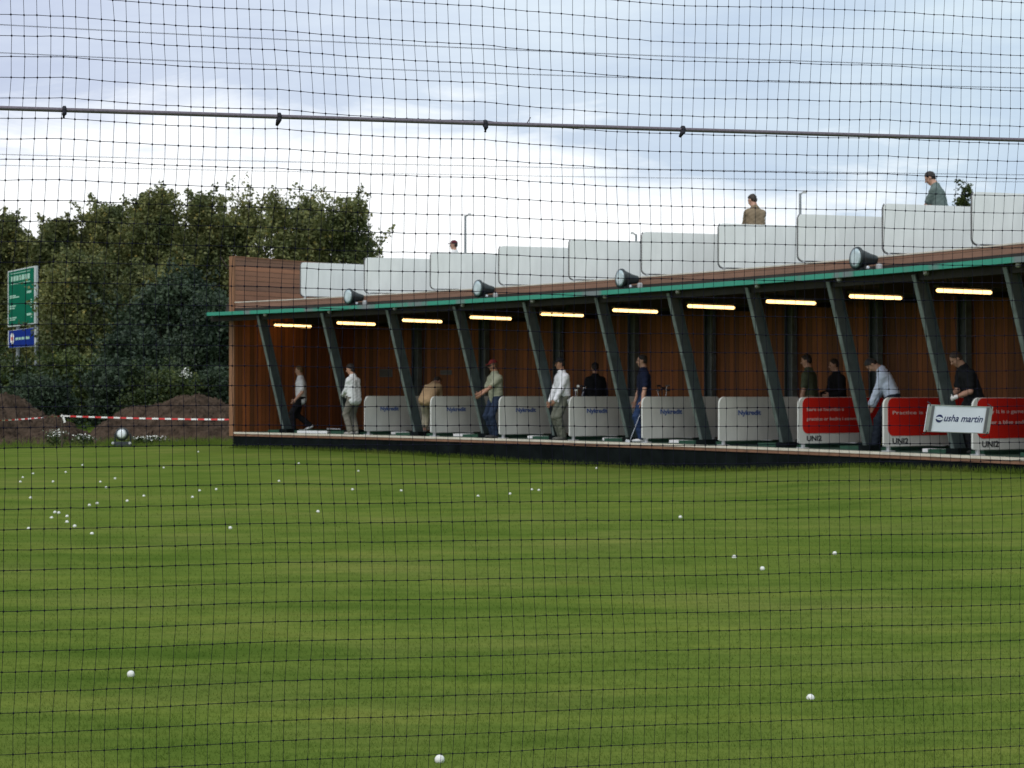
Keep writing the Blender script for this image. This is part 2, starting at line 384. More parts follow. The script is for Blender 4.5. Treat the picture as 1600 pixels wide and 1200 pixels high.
# ------------------------------------------------------------------ the range building
bld = empty('driving_range_building', W(0, 0, 0))
tag(bld, 'two-storey timber golf range with open tee bays and a flat roof deck', 'building')
BI = Matrix.Translation(W(0, 0, 0)).inverted()
def part(mb, name, mats, smooth=False, parent=bld):
    o = mb.build(name, mats, parent, smooth)
    o.data.transform(BI); return o
def sweep(mb, prof, t0, t1, step=.55, mi=0):
    """closed (d,z) profile swept along the arc; UV = (t, z) on upright faces, (t, d) on flat ones"""
    n = max(1, int(math.ceil((t1 - t0) / step))); ts = [t0 + (t1 - t0) * i / n for i in range(n + 1)]
    k = len(prof)
    for i in range(n):
        for j in range(k):
            (d0, z0), (d1, z1) = prof[j], prof[(j + 1) % k]; up = abs(z1 - z0) >= abs(d1 - d0)
            a, b = (z0, z1) if up else (d0, d1)
            mb.face([W(ts[i], d0, z0), W(ts[i + 1], d0, z0), W(ts[i + 1], d1, z1), W(ts[i], d1, z1)], mi,
                    [(ts[i], a), (ts[i + 1], a), (ts[i + 1], b), (ts[i], b)])
    mb.face([W(t0, d, z) for d, z in prof], mi, [(d, z) for d, z in prof])
    mb.face([W(t1, d, z) for d, z in reversed(prof)], mi, [(d, z) for d, z in reversed(prof)])
def rect(d0, d1, z0, z1): return [(d0, z0), (d0, z1), (d1, z1), (d1, z0)]
DEEP = 4.5
CEIL = EYE + 2.02
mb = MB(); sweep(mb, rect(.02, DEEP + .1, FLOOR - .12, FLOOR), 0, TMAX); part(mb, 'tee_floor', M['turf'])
mb = MB(); sweep(mb, rect(-.035, .02, FLOOR - .04, FLOOR + .006), 0, TMAX); part(mb, 'edge_strip', M['edge_white'])
mb = MB(); sweep(mb, rect(-.02, .02, FLOOR - .10, FLOOR - .04), 0, TMAX); part(mb, 'edge_board', M['edge_brown'])
mb = MB(); sweep(mb, rect(.0, .06, -.6, FLOOR - .10), -.02, TMAX); part(mb, 'base_skirt', M['skirt'])
mb = MB(); sweep(mb, rect(DEEP, DEEP + .1, FLOOR, CEIL), 0, TMAX); part(mb, 'back_wall', M['wall_v'])
PT = EYE + 3.59
mb = MB(); sweep(mb, rect(.02, DEEP + .1, FLOOR - .1, CEIL + .16), -.12, 0, 1.0)
part(mb, 'end_wall', M['wall_end'])
mb = MB(); sweep(mb, rect(.02, DEEP + .1, CEIL + .16, PT), -.12, 0, 1.0); sweep(mb, rect(DEEP + .1, DEEP + .16, PT - .9, PT), -.12, .03, 1.0)
part(mb, 'deck_parapet', M['wall_h'])
mb = MB(); sweep(mb, rect(-.04, .02, FLOOR - .1, PT + .02), -.16, .02, 1.0); part(mb, 'corner_trim', M['trimwood'])
mb = MB(); sweep(mb, rect(.02, DEEP + .14, PT, PT + .03), -.14, .02, 1.0); part(mb, 'parapet_cap', M['trimwood'])
# deck slab with the overhanging eave
OV = .62
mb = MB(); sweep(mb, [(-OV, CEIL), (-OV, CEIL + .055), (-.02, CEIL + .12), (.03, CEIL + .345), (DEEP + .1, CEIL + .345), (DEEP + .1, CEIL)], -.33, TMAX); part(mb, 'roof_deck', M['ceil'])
def gutter_mat():
    m, t, b = newmat('green_gutter')
    uv = N(t, 'ShaderNodeUVMap'); mp = N(t, 'ShaderNodeMapping'); mp.inputs['Scale'].default_value = (1.0, .2, 1); t.links.new(uv.outputs[0], mp.inputs['Vector'])
    n = N(t, 'ShaderNodeTexNoise', i_Scale=.9, i_Detail=3.0); t.links.new(mp.outputs[0], n.inputs['Vector'])
    r = ramp(t, [(.0, (.008, .30, .20)), (.54, (.004, .25, .165)), (.6, (.12, .17, .17)), (.66, (.15, .18, .19))]); t.links.new(n.outputs[0], r.inputs[0])
    t.links.new(r.outputs[0], b.inputs['Base Color']); b.inputs['Roughness'].default_value = .35; return m
M['gutter'] = gutter_mat()
mb = MB(); sweep(mb, [(-OV - .05, CEIL + .0), (-OV - .05, CEIL + .09), (-OV, CEIL + .09), (-OV, CEIL + .0)], -.35, TMAX); part(mb, 'gutter_edge', M['gutter'])
mb = MB(); sweep(mb, rect(.0, .03, CEIL + .12, TOP - .01), 0.02, TMAX); part(mb, 'fascia_boards', M['fascia'])
mb = MB(); sweep(mb, rect(-.012, .06, TOP - .01, TOP + .014), 0.02, TMAX); part(mb, 'fascia_cap', M['edge_white'])
for bd0, bd1, bh, bt in ((-.46, -.36, .14, -.4), (2.9, 3.0, .16, 0)):
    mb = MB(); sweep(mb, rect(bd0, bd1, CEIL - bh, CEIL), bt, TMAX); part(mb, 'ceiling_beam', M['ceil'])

def ibeam(mb, a, b, acr, depth_dir, depth, width, tf=.02, tw=.014):
    """H-section from a to b: flanges at +-depth/2 along depth_dir; mi 1 = outer flange"""
    a = Vector(a); b = Vector(b); ax = (b - a).normalized(); dd = (depth_dir - ax * depth_dir.dot(ax)).normalized(); cc = ax.cross(dd).normalized()
    rot = Matrix((cc, dd, ax)).transposed(); L = (b - a).length; c = (a + b) / 2
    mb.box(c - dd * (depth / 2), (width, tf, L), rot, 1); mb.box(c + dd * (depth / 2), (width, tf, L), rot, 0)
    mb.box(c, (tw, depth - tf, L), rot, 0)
tops = [399, 499, 601, 706, 815, 928, 1041, 1164, 1291, 1425, 1568]
POST_T = [t_at(x + 5, -.5) for x in tops]
dt = POST_T[-1] - POST_T[-2]
POST_T += [POST_T[-1] + dt, POST_T[-1] + 2 * dt, POST_T[-1] + 3 * dt]
for t in POST_T:
    th = TH0 + KAP * t; w = Vector((math.sin(th), math.cos(th), 0))
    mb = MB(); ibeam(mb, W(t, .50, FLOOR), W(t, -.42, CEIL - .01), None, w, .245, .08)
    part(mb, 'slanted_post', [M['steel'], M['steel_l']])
    mb = MB(); mb.box(W(t, .54, FLOOR + .05), (.3, .42, .1), Matrix.Rotation(rz(t), 3, 'Z')); part(mb, 'post_footing', M['skirt'])
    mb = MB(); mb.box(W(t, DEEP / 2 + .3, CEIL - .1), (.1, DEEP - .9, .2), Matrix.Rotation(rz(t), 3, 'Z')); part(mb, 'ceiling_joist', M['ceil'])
    mb = MB(); mb.lathe(W(t + .5 * dt * .3, -.55, CEIL), (0, 0, -1), [(0, .05), (.05, .05), (.07, .03)], 10); part(mb, 'eave_bracket', M['alu'])
for x in [650, 755, 871, 988, 1108, 1234, 1367, 1505]:
    t = t_at(x, DEEP - .16); th = TH0 + KAP * t; w = Vector((math.sin(th), math.cos(th), 0)); u = Vector((math.cos(th), -math.sin(th), 0))
    mb = MB(); ibeam(mb, W(t, DEEP - .13, FLOOR), W(t, DEEP - .13, CEIL), None, -u, .22, .16)
    part(mb, 'rear_post', [M['steel'], M['steel_l']])

# ------------------------------------------------------------------ warm tube lamps, one in each bay
def make_lamp():
    r = empty('tube_lamp', (0, 0, 0))
    mb = MB(); mb.box((0, 0, .075), (.12, 1.34, .05)); mb.box((0, -.4, .17), (.02, .02, .16)); mb.box((0, .4, .17), (.02, .02, .16)); mb.build('housing', M['housing'], r)
    mb = MB(); mb.lathe((0, -.66, 0), (0, 1, 0), [(0, .02), (.02, .033), (1.30, .033), (1.32, .02)], 12); mb.build('tube', M['tube'], r, True)
    return r
lamp0 = make_lamp(); lx = [429, 527, 629, 735, 845, 958, 1075, 1198, 1328, 1464, 1611, 1770]
ordw = ['first', 'second', 'third', 'fourth', 'fifth', 'sixth', 'seventh', 'eighth', 'ninth', 'tenth', 'eleventh', 'twelfth']
LAMP_D0 = .75
for i, x in enumerate(lx):
    o = lamp0 if i == 0 else copy_tree(lamp0)
    t = t_at(x, LAMP_D0); p = W(t, LAMP_D0 + .66, CEIL - .23); o.location = p; o.rotation_euler = (0, 0, rz(t))
    tag(o, 'glowing warm tube lamp under the bay ceiling, %s from the plank end wall' % ordw[i], 'lamp', 'tube lamps in the tee bays')

# ------------------------------------------------------------------ bay screens
def rounded(w, h, r, seg=6, square_bottom=False):
    pts = []
    for cx, cz, a0, rr in ((w - r, h - r, 0, r), (r, h - r, 90, r), (r, r, 180, r), (w - r, r, 270, r)):
        if square_bottom and a0 >= 180: rr = .03; cx = rr if a0 == 180 else w - rr; cz = rr
        for k in range(seg + 1):
            a = R(a0 + 90 * k / seg); pts.append((cx + rr * math.cos(a), cz + rr * math.sin(a)))
    return pts
SL, SH = 2.25, .87
def make_screen(panel_mat, length, square=True, frame=False):
    """local +X runs from the front end of the screen to the back, -Y faces the camera side"""
    r = empty('bay_screen', (0, 0, 0))
    o = rounded(length, SH, .10 if frame else .14, 7, square)
    mb = MB(); mb.prism([Vector((a, .02, b + .09)) for a, b in o], (0, -.04, 0)); mb.build('panel', panel_mat, r)
    if frame:
        mb = MB(); pts = [Vector((a, 0, b + .09)) for a, b in rounded(length + .03, SH + .03, .11, 7, square)]
        pts = [p + Vector((-.015, 0, -.015)) for p in pts][11:]; mb.tube(pts, .013, 6); mb.build('edge_frame', M['frame'], r)
    for xx in (.12, length - .2):
        mb = MB(); mb.box((xx, 0, .045), (.05, .05, .09)); mb.box((xx, 0, .008), (.14, .2, .016)); mb.build('foot', M['grey'], r)
    return r
gl = [570, 673, 780, 889.5, 1003, 1123, 1247, 1380, 1519, 1668]
GT = [t_at(x, .2) for x in gl]
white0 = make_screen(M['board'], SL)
RX = (R(90), 0, 0)
txt = text_mesh('lettering', 'Nykredit', .135, M['blue'], white0, (.5, -.022, .60), RX, 0, .002, .62, .004)
red0 = make_screen(M['board'], SL)
o = rounded(SL - .095, .675, .13, 7)
mb = MB(); mb.prism([Vector((a + .09, -.0215, b + .277)) for a, b in o], (0, -.004, 0)); mb.build('red_sheet', M['red'], red0)
text_mesh('logo', 'UNI2', .14, M['black'], red0, (.2, -.022, .135), RX, 0, .002, .38, .004)
lines = [('Bare se hvordan a', 'practice er bedre i sommerluft'), ('Practice is a game', None), ('Only it is a game', 'under a blue and sunny sky')]
for i, t in enumerate(GT):
    if i < 6: o = white0 if i == 0 else copy_tree(white0)
    else:
        o = red0 if i == 6 else copy_tree(red0)
    o.location = W(t, .2, FLOOR); o.rotation_euler = (0, 0, rz(t) + R(90))
    if i < 6: lb = 'white tee screen with blue lettering, %s from the plank end wall' % ordw[i]; g = 'white lettered screens between tee bays'
    else:
        l1, l2 = lines[min(i - 6, 2)]; g = 'red advert screens between tee bays'
        lb = ['red advert screen with two text lines, nearest the white lettered screens', 'red advert screen with one text line, left of the hanging white tag', 'red advert screen partly behind the right end of the hanging tag', 'red advert screen beyond the right edge of the picture'][i - 6]
    tag(o, lb, 'screen', g)
reds = [o for o in COL.objects if o.get('group') == 'red advert screens between tee bays']
reds.sort(key=lambda o: o.location.x)
for o, (l1, l2) in zip(reds, lines + [lines[2]]):
    text_mesh('lettering', l1, .085, M['pink'], o, (.2, -.027, .70 if l2 else .66), RX, 0, .0015, .95 if l2 else 1.3, .001)
    if l2: text_mesh('lettering', l2, .085, M['pink'], o, (.2, -.027, .52), RX, 0, .0015, 1.55, .001)
# upper deck, blank white screens standing obliquely across the bays
DECK = CEIL + .345
ul_ = [470] + gl
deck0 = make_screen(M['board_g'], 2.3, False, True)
for i, x in enumerate(ul_):
    o = deck0 if i == 0 else copy_tree(deck0)
    t = t_at(x, .25); o.location = W(t, .25, TOP + .01)
    if i == 0: o.scale = (.93, 1, 1)
    o.rotation_euler = (0, 0, R(90 - 72) if i > 0 else R(90 - 62))
    tag(o, 'blank white upper deck screen, %s from the plank parapet' % ordw[i], 'screen', 'blank screens along the upper deck')

# ------------------------------------------------------------------ tee mats and small things on the tee floor
mat0 = empty('tee_mat', (0, 0, 0))
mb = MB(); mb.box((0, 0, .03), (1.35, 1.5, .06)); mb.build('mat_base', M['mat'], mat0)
mb = MB(); mb.box((0, -.35, .066), (.06, .5, .012)); mb.box((.3, .72, .075), (.5, .05, .03)); mb.build('white_line', M['white'], mat0)
mts = [GT[0] - 2 * (GT[1] - GT[0]), GT[0] - (GT[1] - GT[0])] + GT
for i, t in enumerate(mts[:11]):
    o = mat0 if i == 0 else copy_tree(mat0)
    tt = t + 1.35; o.location = W(tt, 1.35, FLOOR); o.rotation_euler = (0, 0, rz(tt))
    tag(o, 'green tee mat with a white line, in the %s bay from the plank end wall' % ordw[i], 'mat', 'tee mats in the bays')
def ball_mesh():
    mb = MB(); n = 10
    prof = [(.02135 - .02135 * math.cos(math.pi * k / n), .02135 * math.sin(math.pi * k / n)) for k in range(n + 1)]
    mb.lathe((0, 0, 0), (0, 0, 1), prof, 12); return mb
tray0 = empty('ball_tray', (0, 0, 0))
mb = MB(); mb.box((0, 0, .01), (.5, .16, .02)); mb.box((0, .075, .035), (.5, .012, .05)); mb.box((0, -.075, .035), (.5, .012, .05)); mb.box((.245, 0, .035), (.012, .14, .05)); mb.box((-.245, 0, .035), (.012, .14, .05)); mb.build('tray', M['white'], tray0)
trays = [(480, .5), (500, .55), (627, 1.2), (725, .9), (842, .9), (960, .9), (1065, .8), (1465, .8)]
for i, (x, d) in enumerate(trays):
    o = tray0 if i == 0 else copy_tree(tray0)
    t = t_at(x, d); o.location = W(t, d, FLOOR + .001); o.rotation_euler = (0, 0, rz(t) + R(20))
    tag(o, 'white ball tray on the tee floor, %s from the plank end wall' % ordw[i], 'tray', 'white ball trays on the tee floor')

# golf bags at the back of the bays, yellow ball baskets
def make_bag():
    r = empty('golf_bag', (0, 0, 0)); ax = Vector((.0, .16, 1)).normalized()
    mb = MB(); mb.lathe((0, 0, 0), ax, [(0, .10), (.02, .13), (.35, .14), (.75, .13), (.82, .15), (.86, .15), (.86, .12)], 14); mb.build('bag_body', M['bag'], r, True)
    mb = MB(); mb.box((0, -.13, .3), (.16, .09, .42), None, 0, .8); mb.build('pocket', M['bag2'], r)
    mb = MB(); mb.tube([(.12, .02, .2), (.22, .05, .45), (.12, .12, .74)], .018, 6); mb.build('strap', M['bag2'], r)
    for k in range(6):
        a = k * 1.05; p = ax * .84 + Vector((.07 * math.cos(a), .07 * math.sin(a), 0)); e = p + Vector((.05 * math.cos(a), .05 * math.sin(a) + .03, .26 + .05 * (k % 3)))
        mb = MB(); mb.tube([p, e], .007, 6); mb.box(e + Vector((.03, 0, .01)), (.09, .035, .045)); mb.build('club', M['chrome'] if k % 2 else M['bag'], r)
    return r
bag0 = make_bag()
for i, (x, d, lb) in enumerate([(897, 2.6, 'dark golf bag standing behind the man in white shirt and dark cap'), (1040, 3.0, 'dark golf bag behind the man in the navy polo shirt'), (1395, 2.6, 'dark golf bag behind the bending man in the pale blue shirt')]):
    o = bag0 if i == 0 else copy_tree(bag0)
    t = t_at(x, d); o.location = W(t, d, FLOOR); o.rotation_euler = (0, 0, rz(t) + i * 1.3); tag(o, lb, 'golf bag', 'golf bags at the back of the bays')
bk0 = empty('ball_basket', (0, 0, 0))
mb = MB(); mb.lathe((0, 0, 0), (0, 0, 1), [(0, .08), (.01, .10), (.30, .13), (.31, .14), (.31, .12), (.02, .09)], 14); mb.build('bucket', M['yellow'], bk0, True)
mb = MB(); mb.tube([(.13 * math.cos(a), 0, .3 + .16 * math.sin(a)) for a in np.linspace(0, math.pi, 9)], .008, 6); mb.build('handle', M['grey'], bk0)
for i, (x, d, lb) in enumerate([(1375, .9, 'yellow ball bucket by the feet of the bending man in pale blue'), (1511, 1.25, 'yellow ball bucket below the hanging white tag')]):
    o = bk0 if i == 0 else copy_tree(bk0)
    t = t_at(x, d); o.location = W(t, d, FLOOR); tag(o, lb, 'bucket', 'yellow ball buckets')
for x, y, lb, wd, hg in [(603, 583, 'small faded notice board on the dark back wall', .5, .22), (697, 582, 'dim tilted paper on the back wall behind the man in tan', .42, .12)]:
    t = t_at(x, DEEP - .02); D = W(t, DEEP, 0)[1]; p = W(t, DEEP - .02, EYE - (y - HY) * D / F_PX)
    mb = MB(); mb.box((0, 0, 0), (wd, .02, hg)); mb.box((0, -.014, 0), (wd - .06, .008, hg - .05), None, 1)
    o = mb.build('notice_board', [M['frame'], M['paper']]); o.location = p; o.rotation_euler = (0, 0, rz(t)); tag(o, lb, 'notice')

# ------------------------------------------------------------------ floodlights on the eave, and one on the grass
def make_flood():
    r = empty('floodlight', (0, 0, 0)); ax = Vector((.90, .43, -.04)).normalized(); o = Vector((-.18, -.08, .31))
    mb = MB(); mb.lathe(o, ax, [(-.03, .25), (.0, .265), (.03, .265), (.04, .235), (.2, .185), (.36, .13), (.46, .115), (.52, .10), (.53, .05)], 22); mb.build('housing', M['flood'], r, True)
    mb = MB(); mb.lathe(o, ax, [(-.045, .02), (-.04, .16), (-.029, .235), (-.0285, .02)], 22); mb.build('lens', M['lens'], r, True)
    mb = MB(); mb.box((.02, 0, .05), (.3, .22, .1)); mb.tube([(-.0, -.2, .05), (-.0, -.2, .3)], .022, 6); mb.tube([(-.0, .2, .05), (-.0, .2, .3)], .022, 6); mb.tube([(.0, -.2, .06), (0, .2, .06)], .022, 6); mb.build('bracket', M['flood'], r)
    mb = MB(); mb.lathe((.07, -.12, .09), (.2, -1, .1), [(0, .045), (.02, .045), (.03, .02)], 10); mb.build('bolt', M['chrome'], r)
    mb = MB(); mb.lathe((.34, -.02, .03), (0, 0, 1), [(0, .05), (.05, .075), (.13, .075), (.16, .05), (.17, .02)], 12); mb.build('junction_cap', M['grey'], r)
    return r
fl0 = make_flood(); fl0.scale = (.77,) * 3
for i, (x, lb) in enumerate([(553, 'grey floodlight on the green eave, farthest left above the tee bays'), (756, 'grey floodlight on the green eave, second from the plank end wall'), (980, 'grey floodlight on the green eave, third from the plank end wall'), (1350, 'grey floodlight on the green eave, largest and nearest in view')]):
    o = fl0 if i == 0 else copy_tree(fl0)
    t = t_at(x, -.38); o.location = W(t, -.38, CEIL + .085); o.rotation_euler = (0, 0, R(12 - 5 * i)); tag(o, lb, 'floodlight', 'floodlights along the eave')
gf = empty('ground_floodlight', on_ground(192, 698)); tag(gf, 'round floodlight in a dark bracket standing on the grass by the soil heaps', 'floodlight')
mb = MB(); ax = Vector((.05, 1, -.1)).normalized(); o = Vector((0, -.12, .36)); mb.lathe(o, ax, [(-.02, .17), (0, .19), (.04, .19), (.25, .12), (.33, .08), (.34, .02)], 20); mb.build('housing', M['flood'], gf, True)
mb = MB(); mb.lathe(o, ax, [(-.05, .02), (-.04, .08), (-.021, .138), (-.0205, .02)], 20); mb.build('lens', M['sky_glare'], gf, True)
mb = MB(); mb.box((0, 0, .07), (.5, .3, .14), None, 0, .8); mb.box((-.22, 0, .22), (.03, .1, .3)); mb.box((.22, 0, .22), (.03, .1, .3)); mb.build('base', M['flood'], gf)
for sx_ in (-.24, .24):
    mb = MB(); mb.lathe((sx_, -.17, .1), (0, -1, .2), [(0, .04), (.03, .04), (.04, .02)], 8); mb.build('bolt', M['grey'], gf)

# ------------------------------------------------------------------ safety net in front of the camera, its wire rope and the small tag
AN = R(16.4); E_ = Vector((math.cos(AN), math.sin(AN), 0)); NN = Vector((math.sin(AN), -math.cos(AN), 0)); NC = Vector((0, 2.4, EYE))
def on_net(px, py, off=0.0):
    d = Vector(((px - CX) / F_PX, 1.0, -(py - HY) / F_PX)); p0 = NC + NN * off
    k = (p0 - Vector((0, 0, EYE))).dot(NN) / d.dot(NN); return Vector((0, 0, EYE)) + d * k
netroot = empty('safety_net', (0, 2.4, 0)); tag(netroot, 'black square mesh safety net hanging across the whole view from a wire rope', 'net')
NI = Matrix.Translation((0, 2.4, 0)).inverted()
CW, RH = .01585, .0256
cols = np.arange(-95, 96); rows = np.arange(-60, 44)
C_, R_ = np.meshgrid(cols, rows)
l = C_ * CW; h = R_ * RH + EYE + .007
hz = h - EYE
tie_l = np.array([(on_net(x, 190) - NC).dot(E_) for x in (-240, 100, 436, 758, 1067, 1390, 1720)])
ph = np.interp(l, tie_l, np.arange(len(tie_l)))
fr = ph - np.floor(ph)
sag = -.004 * (1 - (2 * fr - 1) ** 2) * np.exp(-np.abs(hz - .38) / .22)
kink = -.007 * np.clip(1 - np.abs(l - tie_l[4]) / .16, 0, 1) * np.clip((hz - .1) / .3, 0, 1.2)
dl = .0045 * np.sin(h * 5.1 + l * 1.3) + .003 * np.sin(h * 11 + l * 4 + 1) + .0010 * np.sin(h * 23 - l * 7)
dl += -.012 * np.clip((.40 - hz) / .25, 0, 1) + .010 * np.clip((.02 - hz) / .35, 0, 1)
dh = .0022 * np.sin(l * 4 + h * 2) + .0005 * np.sin(l * 15 + h * 5) + sag + kink - .012 * l * np.clip((-hz) / .4, 0, 1)
dl += .0003 * rng.standard_normal(l.shape); dh += .0002 * rng.standard_normal(l.shape)
dn = .006 * np.sin(l * 3 + h * 2.2) + .003 * np.sin(l * 9 - h * 4)
nP = np.array(NC)[None, None] * np.array([1, 1, 0]) + (l + dl)[..., None] * np.array(E_) + dn[..., None] * np.array(NN) + (h + dh)[..., None] * np.array([0, 0, 1.0])
def strands(P, along, rad):
    """square section cord along axis 1 of P (n, m, 3)"""
    n, m, _ = P.shape; A = np.array(NN); S = np.array(E_) if along == 'z' else np.array([0, 0, 1.0])
    offs = np.stack([A, S, -A, -S]) * rad
    V = P[:, :, None, :] + offs[None, None]; idx = np.arange(n * m * 4).reshape(n, m, 4)
    fs = [np.stack([idx[:, :-1, k], idx[:, :-1, (k + 1) % 4], idx[:, 1:, (k + 1) % 4], idx[:, 1:, k]], -1).reshape(-1, 4) for k in range(4)]
    return V.reshape(-1, 3), np.concatenate(fs)
V1, F1 = strands(nP, 'x', .00043); V2, F2 = strands(nP.transpose(1, 0, 2), 'z', .00032)
nd = nP.reshape(-1, 3); kr = .00155
ok = np.array([NN, E_, (0, 0, 1.0)]) ; octv = np.concatenate([ok, -ok]) * kr; octv[2] *= 1.25; octv[5] *= 1.25
V3 = (nd[:, None] + octv[None]).reshape(-1, 3); tri = np.array([(0,1,2),(1,3,2),(3,4,2),(4,0,2),(1,0,5),(3,1,5),(4,3,5),(0,4,5)])
F3 = (np.arange(len(nd))[:, None, None] * 6 + tri[None]).reshape(-1, 3)
F3q = np.concatenate([F3, F3[:, 2:3]], 1)
allV = np.concatenate([V1, V2, V3]); tris = F3 + len(V1) + len(V2); quads = np.concatenate([F1, F2 + len(V1)])
me = bpy.data.meshes.new('netting'); me.vertices.add(len(allV)); me.vertices.foreach_set('co', (allV - np.array([0, 2.4, 0])).astype(np.float32).ravel())
loops = np.concatenate([quads.ravel(), tris.ravel()]).astype(np.int32); me.loops.add(len(loops)); me.loops.foreach_set('vertex_index', loops)
starts = np.concatenate([np.arange(len(quads)) * 4, len(quads) * 4 + np.arange(len(tris)) * 3]).astype(np.int32)
me.polygons.add(len(starts)); me.polygons.foreach_set('loop_start', starts); me.update(calc_edges=True)
link('netting', me, M['net'], netroot)
rp = [(-600, 146), (-200, 161), (0, 168.5), (320, 178.4), (560, 186), (800, 194), (1040, 201.5), (1280, 209), (1600, 218.6), (1900, 227), (2300, 237)]
mb = MB(); pts = [on_net(x, y, .006) for x, y in rp]; fine = []
for a, b in zip(pts[:-1], pts[1:]): fine += [a.lerp(b, k / 6) for k in range(6)]
mb.tube(fine + [pts[-1]], .0029, 8); o = mb.build('wire_rope', M['rope'], netroot, True); o.data.transform(NI)
for x, y, tx, ty in [(100, 171.5, -1, 13), (436, 182, -4, 14), (758, 193, 0, 13), (1067, 202, -5, 12)]:
    mb = MB(); c = on_net(x, y, .006); s = (on_net(x + 1, y, .006) - c).length
    mb.lathe(c - E_ * s * 3.2, E_, [(0, .0035), (.001, .0052), (s * 5.4, .0054), (s * 6.4, .0036)], 8)
    e = on_net(x + tx, y + ty, .008); mb.tube([c + Vector((0, 0, -.003)) + NN * .003, c.lerp(e, .5) + NN * .004, e], [.0034, .0036, .0018], 6)
    o = mb.build('cord_tie', M['tie'], netroot, True); o.data.transform(NI)
mb = MB(); a = on_net(822, 195, .007); b = on_net(829, 183, .009); mb.tube([a, b], .0007, 5); o = mb.build('loose_wire_end', M['rope'], netroot); o.data.transform(NI)
# the tag
cs = [on_net(x, y, .012) for x, y in ((1448, 632), (1550.5, 635.5), (1542, 678), (1443, 674.5))]
tg = empty('hanging_tag', cs[3]); tag(tg, 'small white metal tag with navy lettering hung on the net before the red screens', 'tag')
TI = Matrix.Translation(cs[3]).inverted()
ux = (cs[1] - cs[0] + cs[2] - cs[3]) / 2; uy = (cs[0] - cs[3] + cs[1] - cs[2]) / 2
def tp(a, b, off=0.0): return cs[3] + ux * a + uy * b + NN * off
def tquad(mb, a0, a1, b0, b1, o0, o1, mi=0): mb.prism([tp(a0, b0, o0), tp(a1, b0, o0), tp(a1, b1, o0), tp(a0, b1, o0)], NN * (o1 - o0), mi)
def tpart(mb, n, m): ob = mb.build(n, m, tg); ob.data.transform(TI)
mb = MB(); tquad(mb, .0, 1.0, .0, 1.0, 0, .0012); tpart(mb, 'plate', M['tagwhite'])
for a0, a1 in ((.0, .095), (.905, 1.0)):
    mb = MB(); tquad(mb, a0, a1, .03, .97, .0013, .0026); tpart(mb, 'end_clamp', M['alu'])
    mb = MB(); tquad(mb, a0 + (.055 if a0 == 0 else .0), a0 + (.095 if a0 == 0 else .04), .03, .97, .0027, .003); tpart(mb, 'clamp_inner_strip', M['frame'])  # dark grey inner strip of the end clamp
for b0, b1 in ((.0, .03), (.97, 1.0)):
    mb = MB(); tquad(mb, 0, 1, b0, b1, .0013, .002); tpart(mb, 'rim', M['alu'])
for a0, b0 in ((.03, 1.0), (.97, 1.0), (.03, .0), (.97, .0)):
    mb = MB(); mb.tube([tp(a0, b0 + (-.06 if b0 else .06), .003), tp(a0, b0 + (.03 if b0 else -.03), .001), tp(a0 + .01, b0 + (.09 if b0 else -.09), -.010)], .0007, 5); tpart(mb, 'cord_tie', M['tie'])
def tag_text(body, a0, a1, b0, name):
    cu = bpy.data.curves.new('tag_curve', 'FONT'); cu.body = body; cu.size = 1; cu.shear = .25; cu.offset = .012; cu.resolution_u = 4
    tmp = bpy.data.objects.new('tag_curve', cu); COL.objects.link(tmp); bpy.context.view_layer.update()
    m2 = bpy.data.meshes.new_from_object(tmp.evaluated_get(bpy.context.evaluated_depsgraph_get())); bpy.data.objects.remove(tmp); bpy.data.curves.remove(cu)
    xs = [v.co.x for v in m2.vertices]; x0, x1 = min(xs), max(xs); k = (a1 - a0) / (x1 - x0)
    for v in m2.vertices: v.co = TI @ tp(a0 + (v.co.x - x0) * k, b0 + v.co.y * .36, .0016)
    m2.materials.clear(); link(name, m2, M['navy'], tg)
tag_text('usha martin', .275, .875, .41, 'lettering')
mb = MB(); ring = []
cxy = (.20, .50)
for k in range(24): ring.append((cxy[0] + .055 * math.cos(k * math.pi / 12), cxy[1] + .145 * math.sin(k * math.pi / 12)))
mb.prism([tp(a, b, .0014) for a, b in ring], NN * .0003)
tpart(mb, 'emblem', M['navy'])
mb = MB()
for sgn in (1, -1):
    pts = [(cxy[0] + sgn * (-.058 + .098 * k / 8), cxy[1] + sgn * (.028 + .035 * math.sin(k / 8 * math.pi))) for k in range(9)]
    pts2 = [(a, b - sgn * .055) for a, b in pts]
    mb.prism([tp(a, b, .0018) for a, b in pts + pts2[::-1]], NN * .0003)
tpart(mb, 'emblem_stroke', M['tagwhite'])

# ------------------------------------------------------------------ overhead cables
for i, (y0, y1, rr, D, lb) in enumerate([(38, 106, .017, 74, 'topmost thin dark cable crossing the sky'), (82, 137, .016, 75, 'second thin dark cable from the top of the sky'), (241, 273, .013, 76, 'third thin cable from the top, above the tree tops'), (258, 284, .011, 77, 'lowest thin faint cable crossing the bright sky')]):
    pts = []
    for x in np.linspace(-1600, 3200, 41):
        k = x / 1600; y = y0 + (y1 - y0) * k + 5.5 * (4 * k * (1 - k)) * (1 if i < 2 else .6); pts.append(at(x, y, D + 6 * k))
    mb = MB(); mb.tube(pts, rr, 5); o = mb.build('overhead_cable', M['cable']); tag(o, lb, 'cable', 'overhead cables')

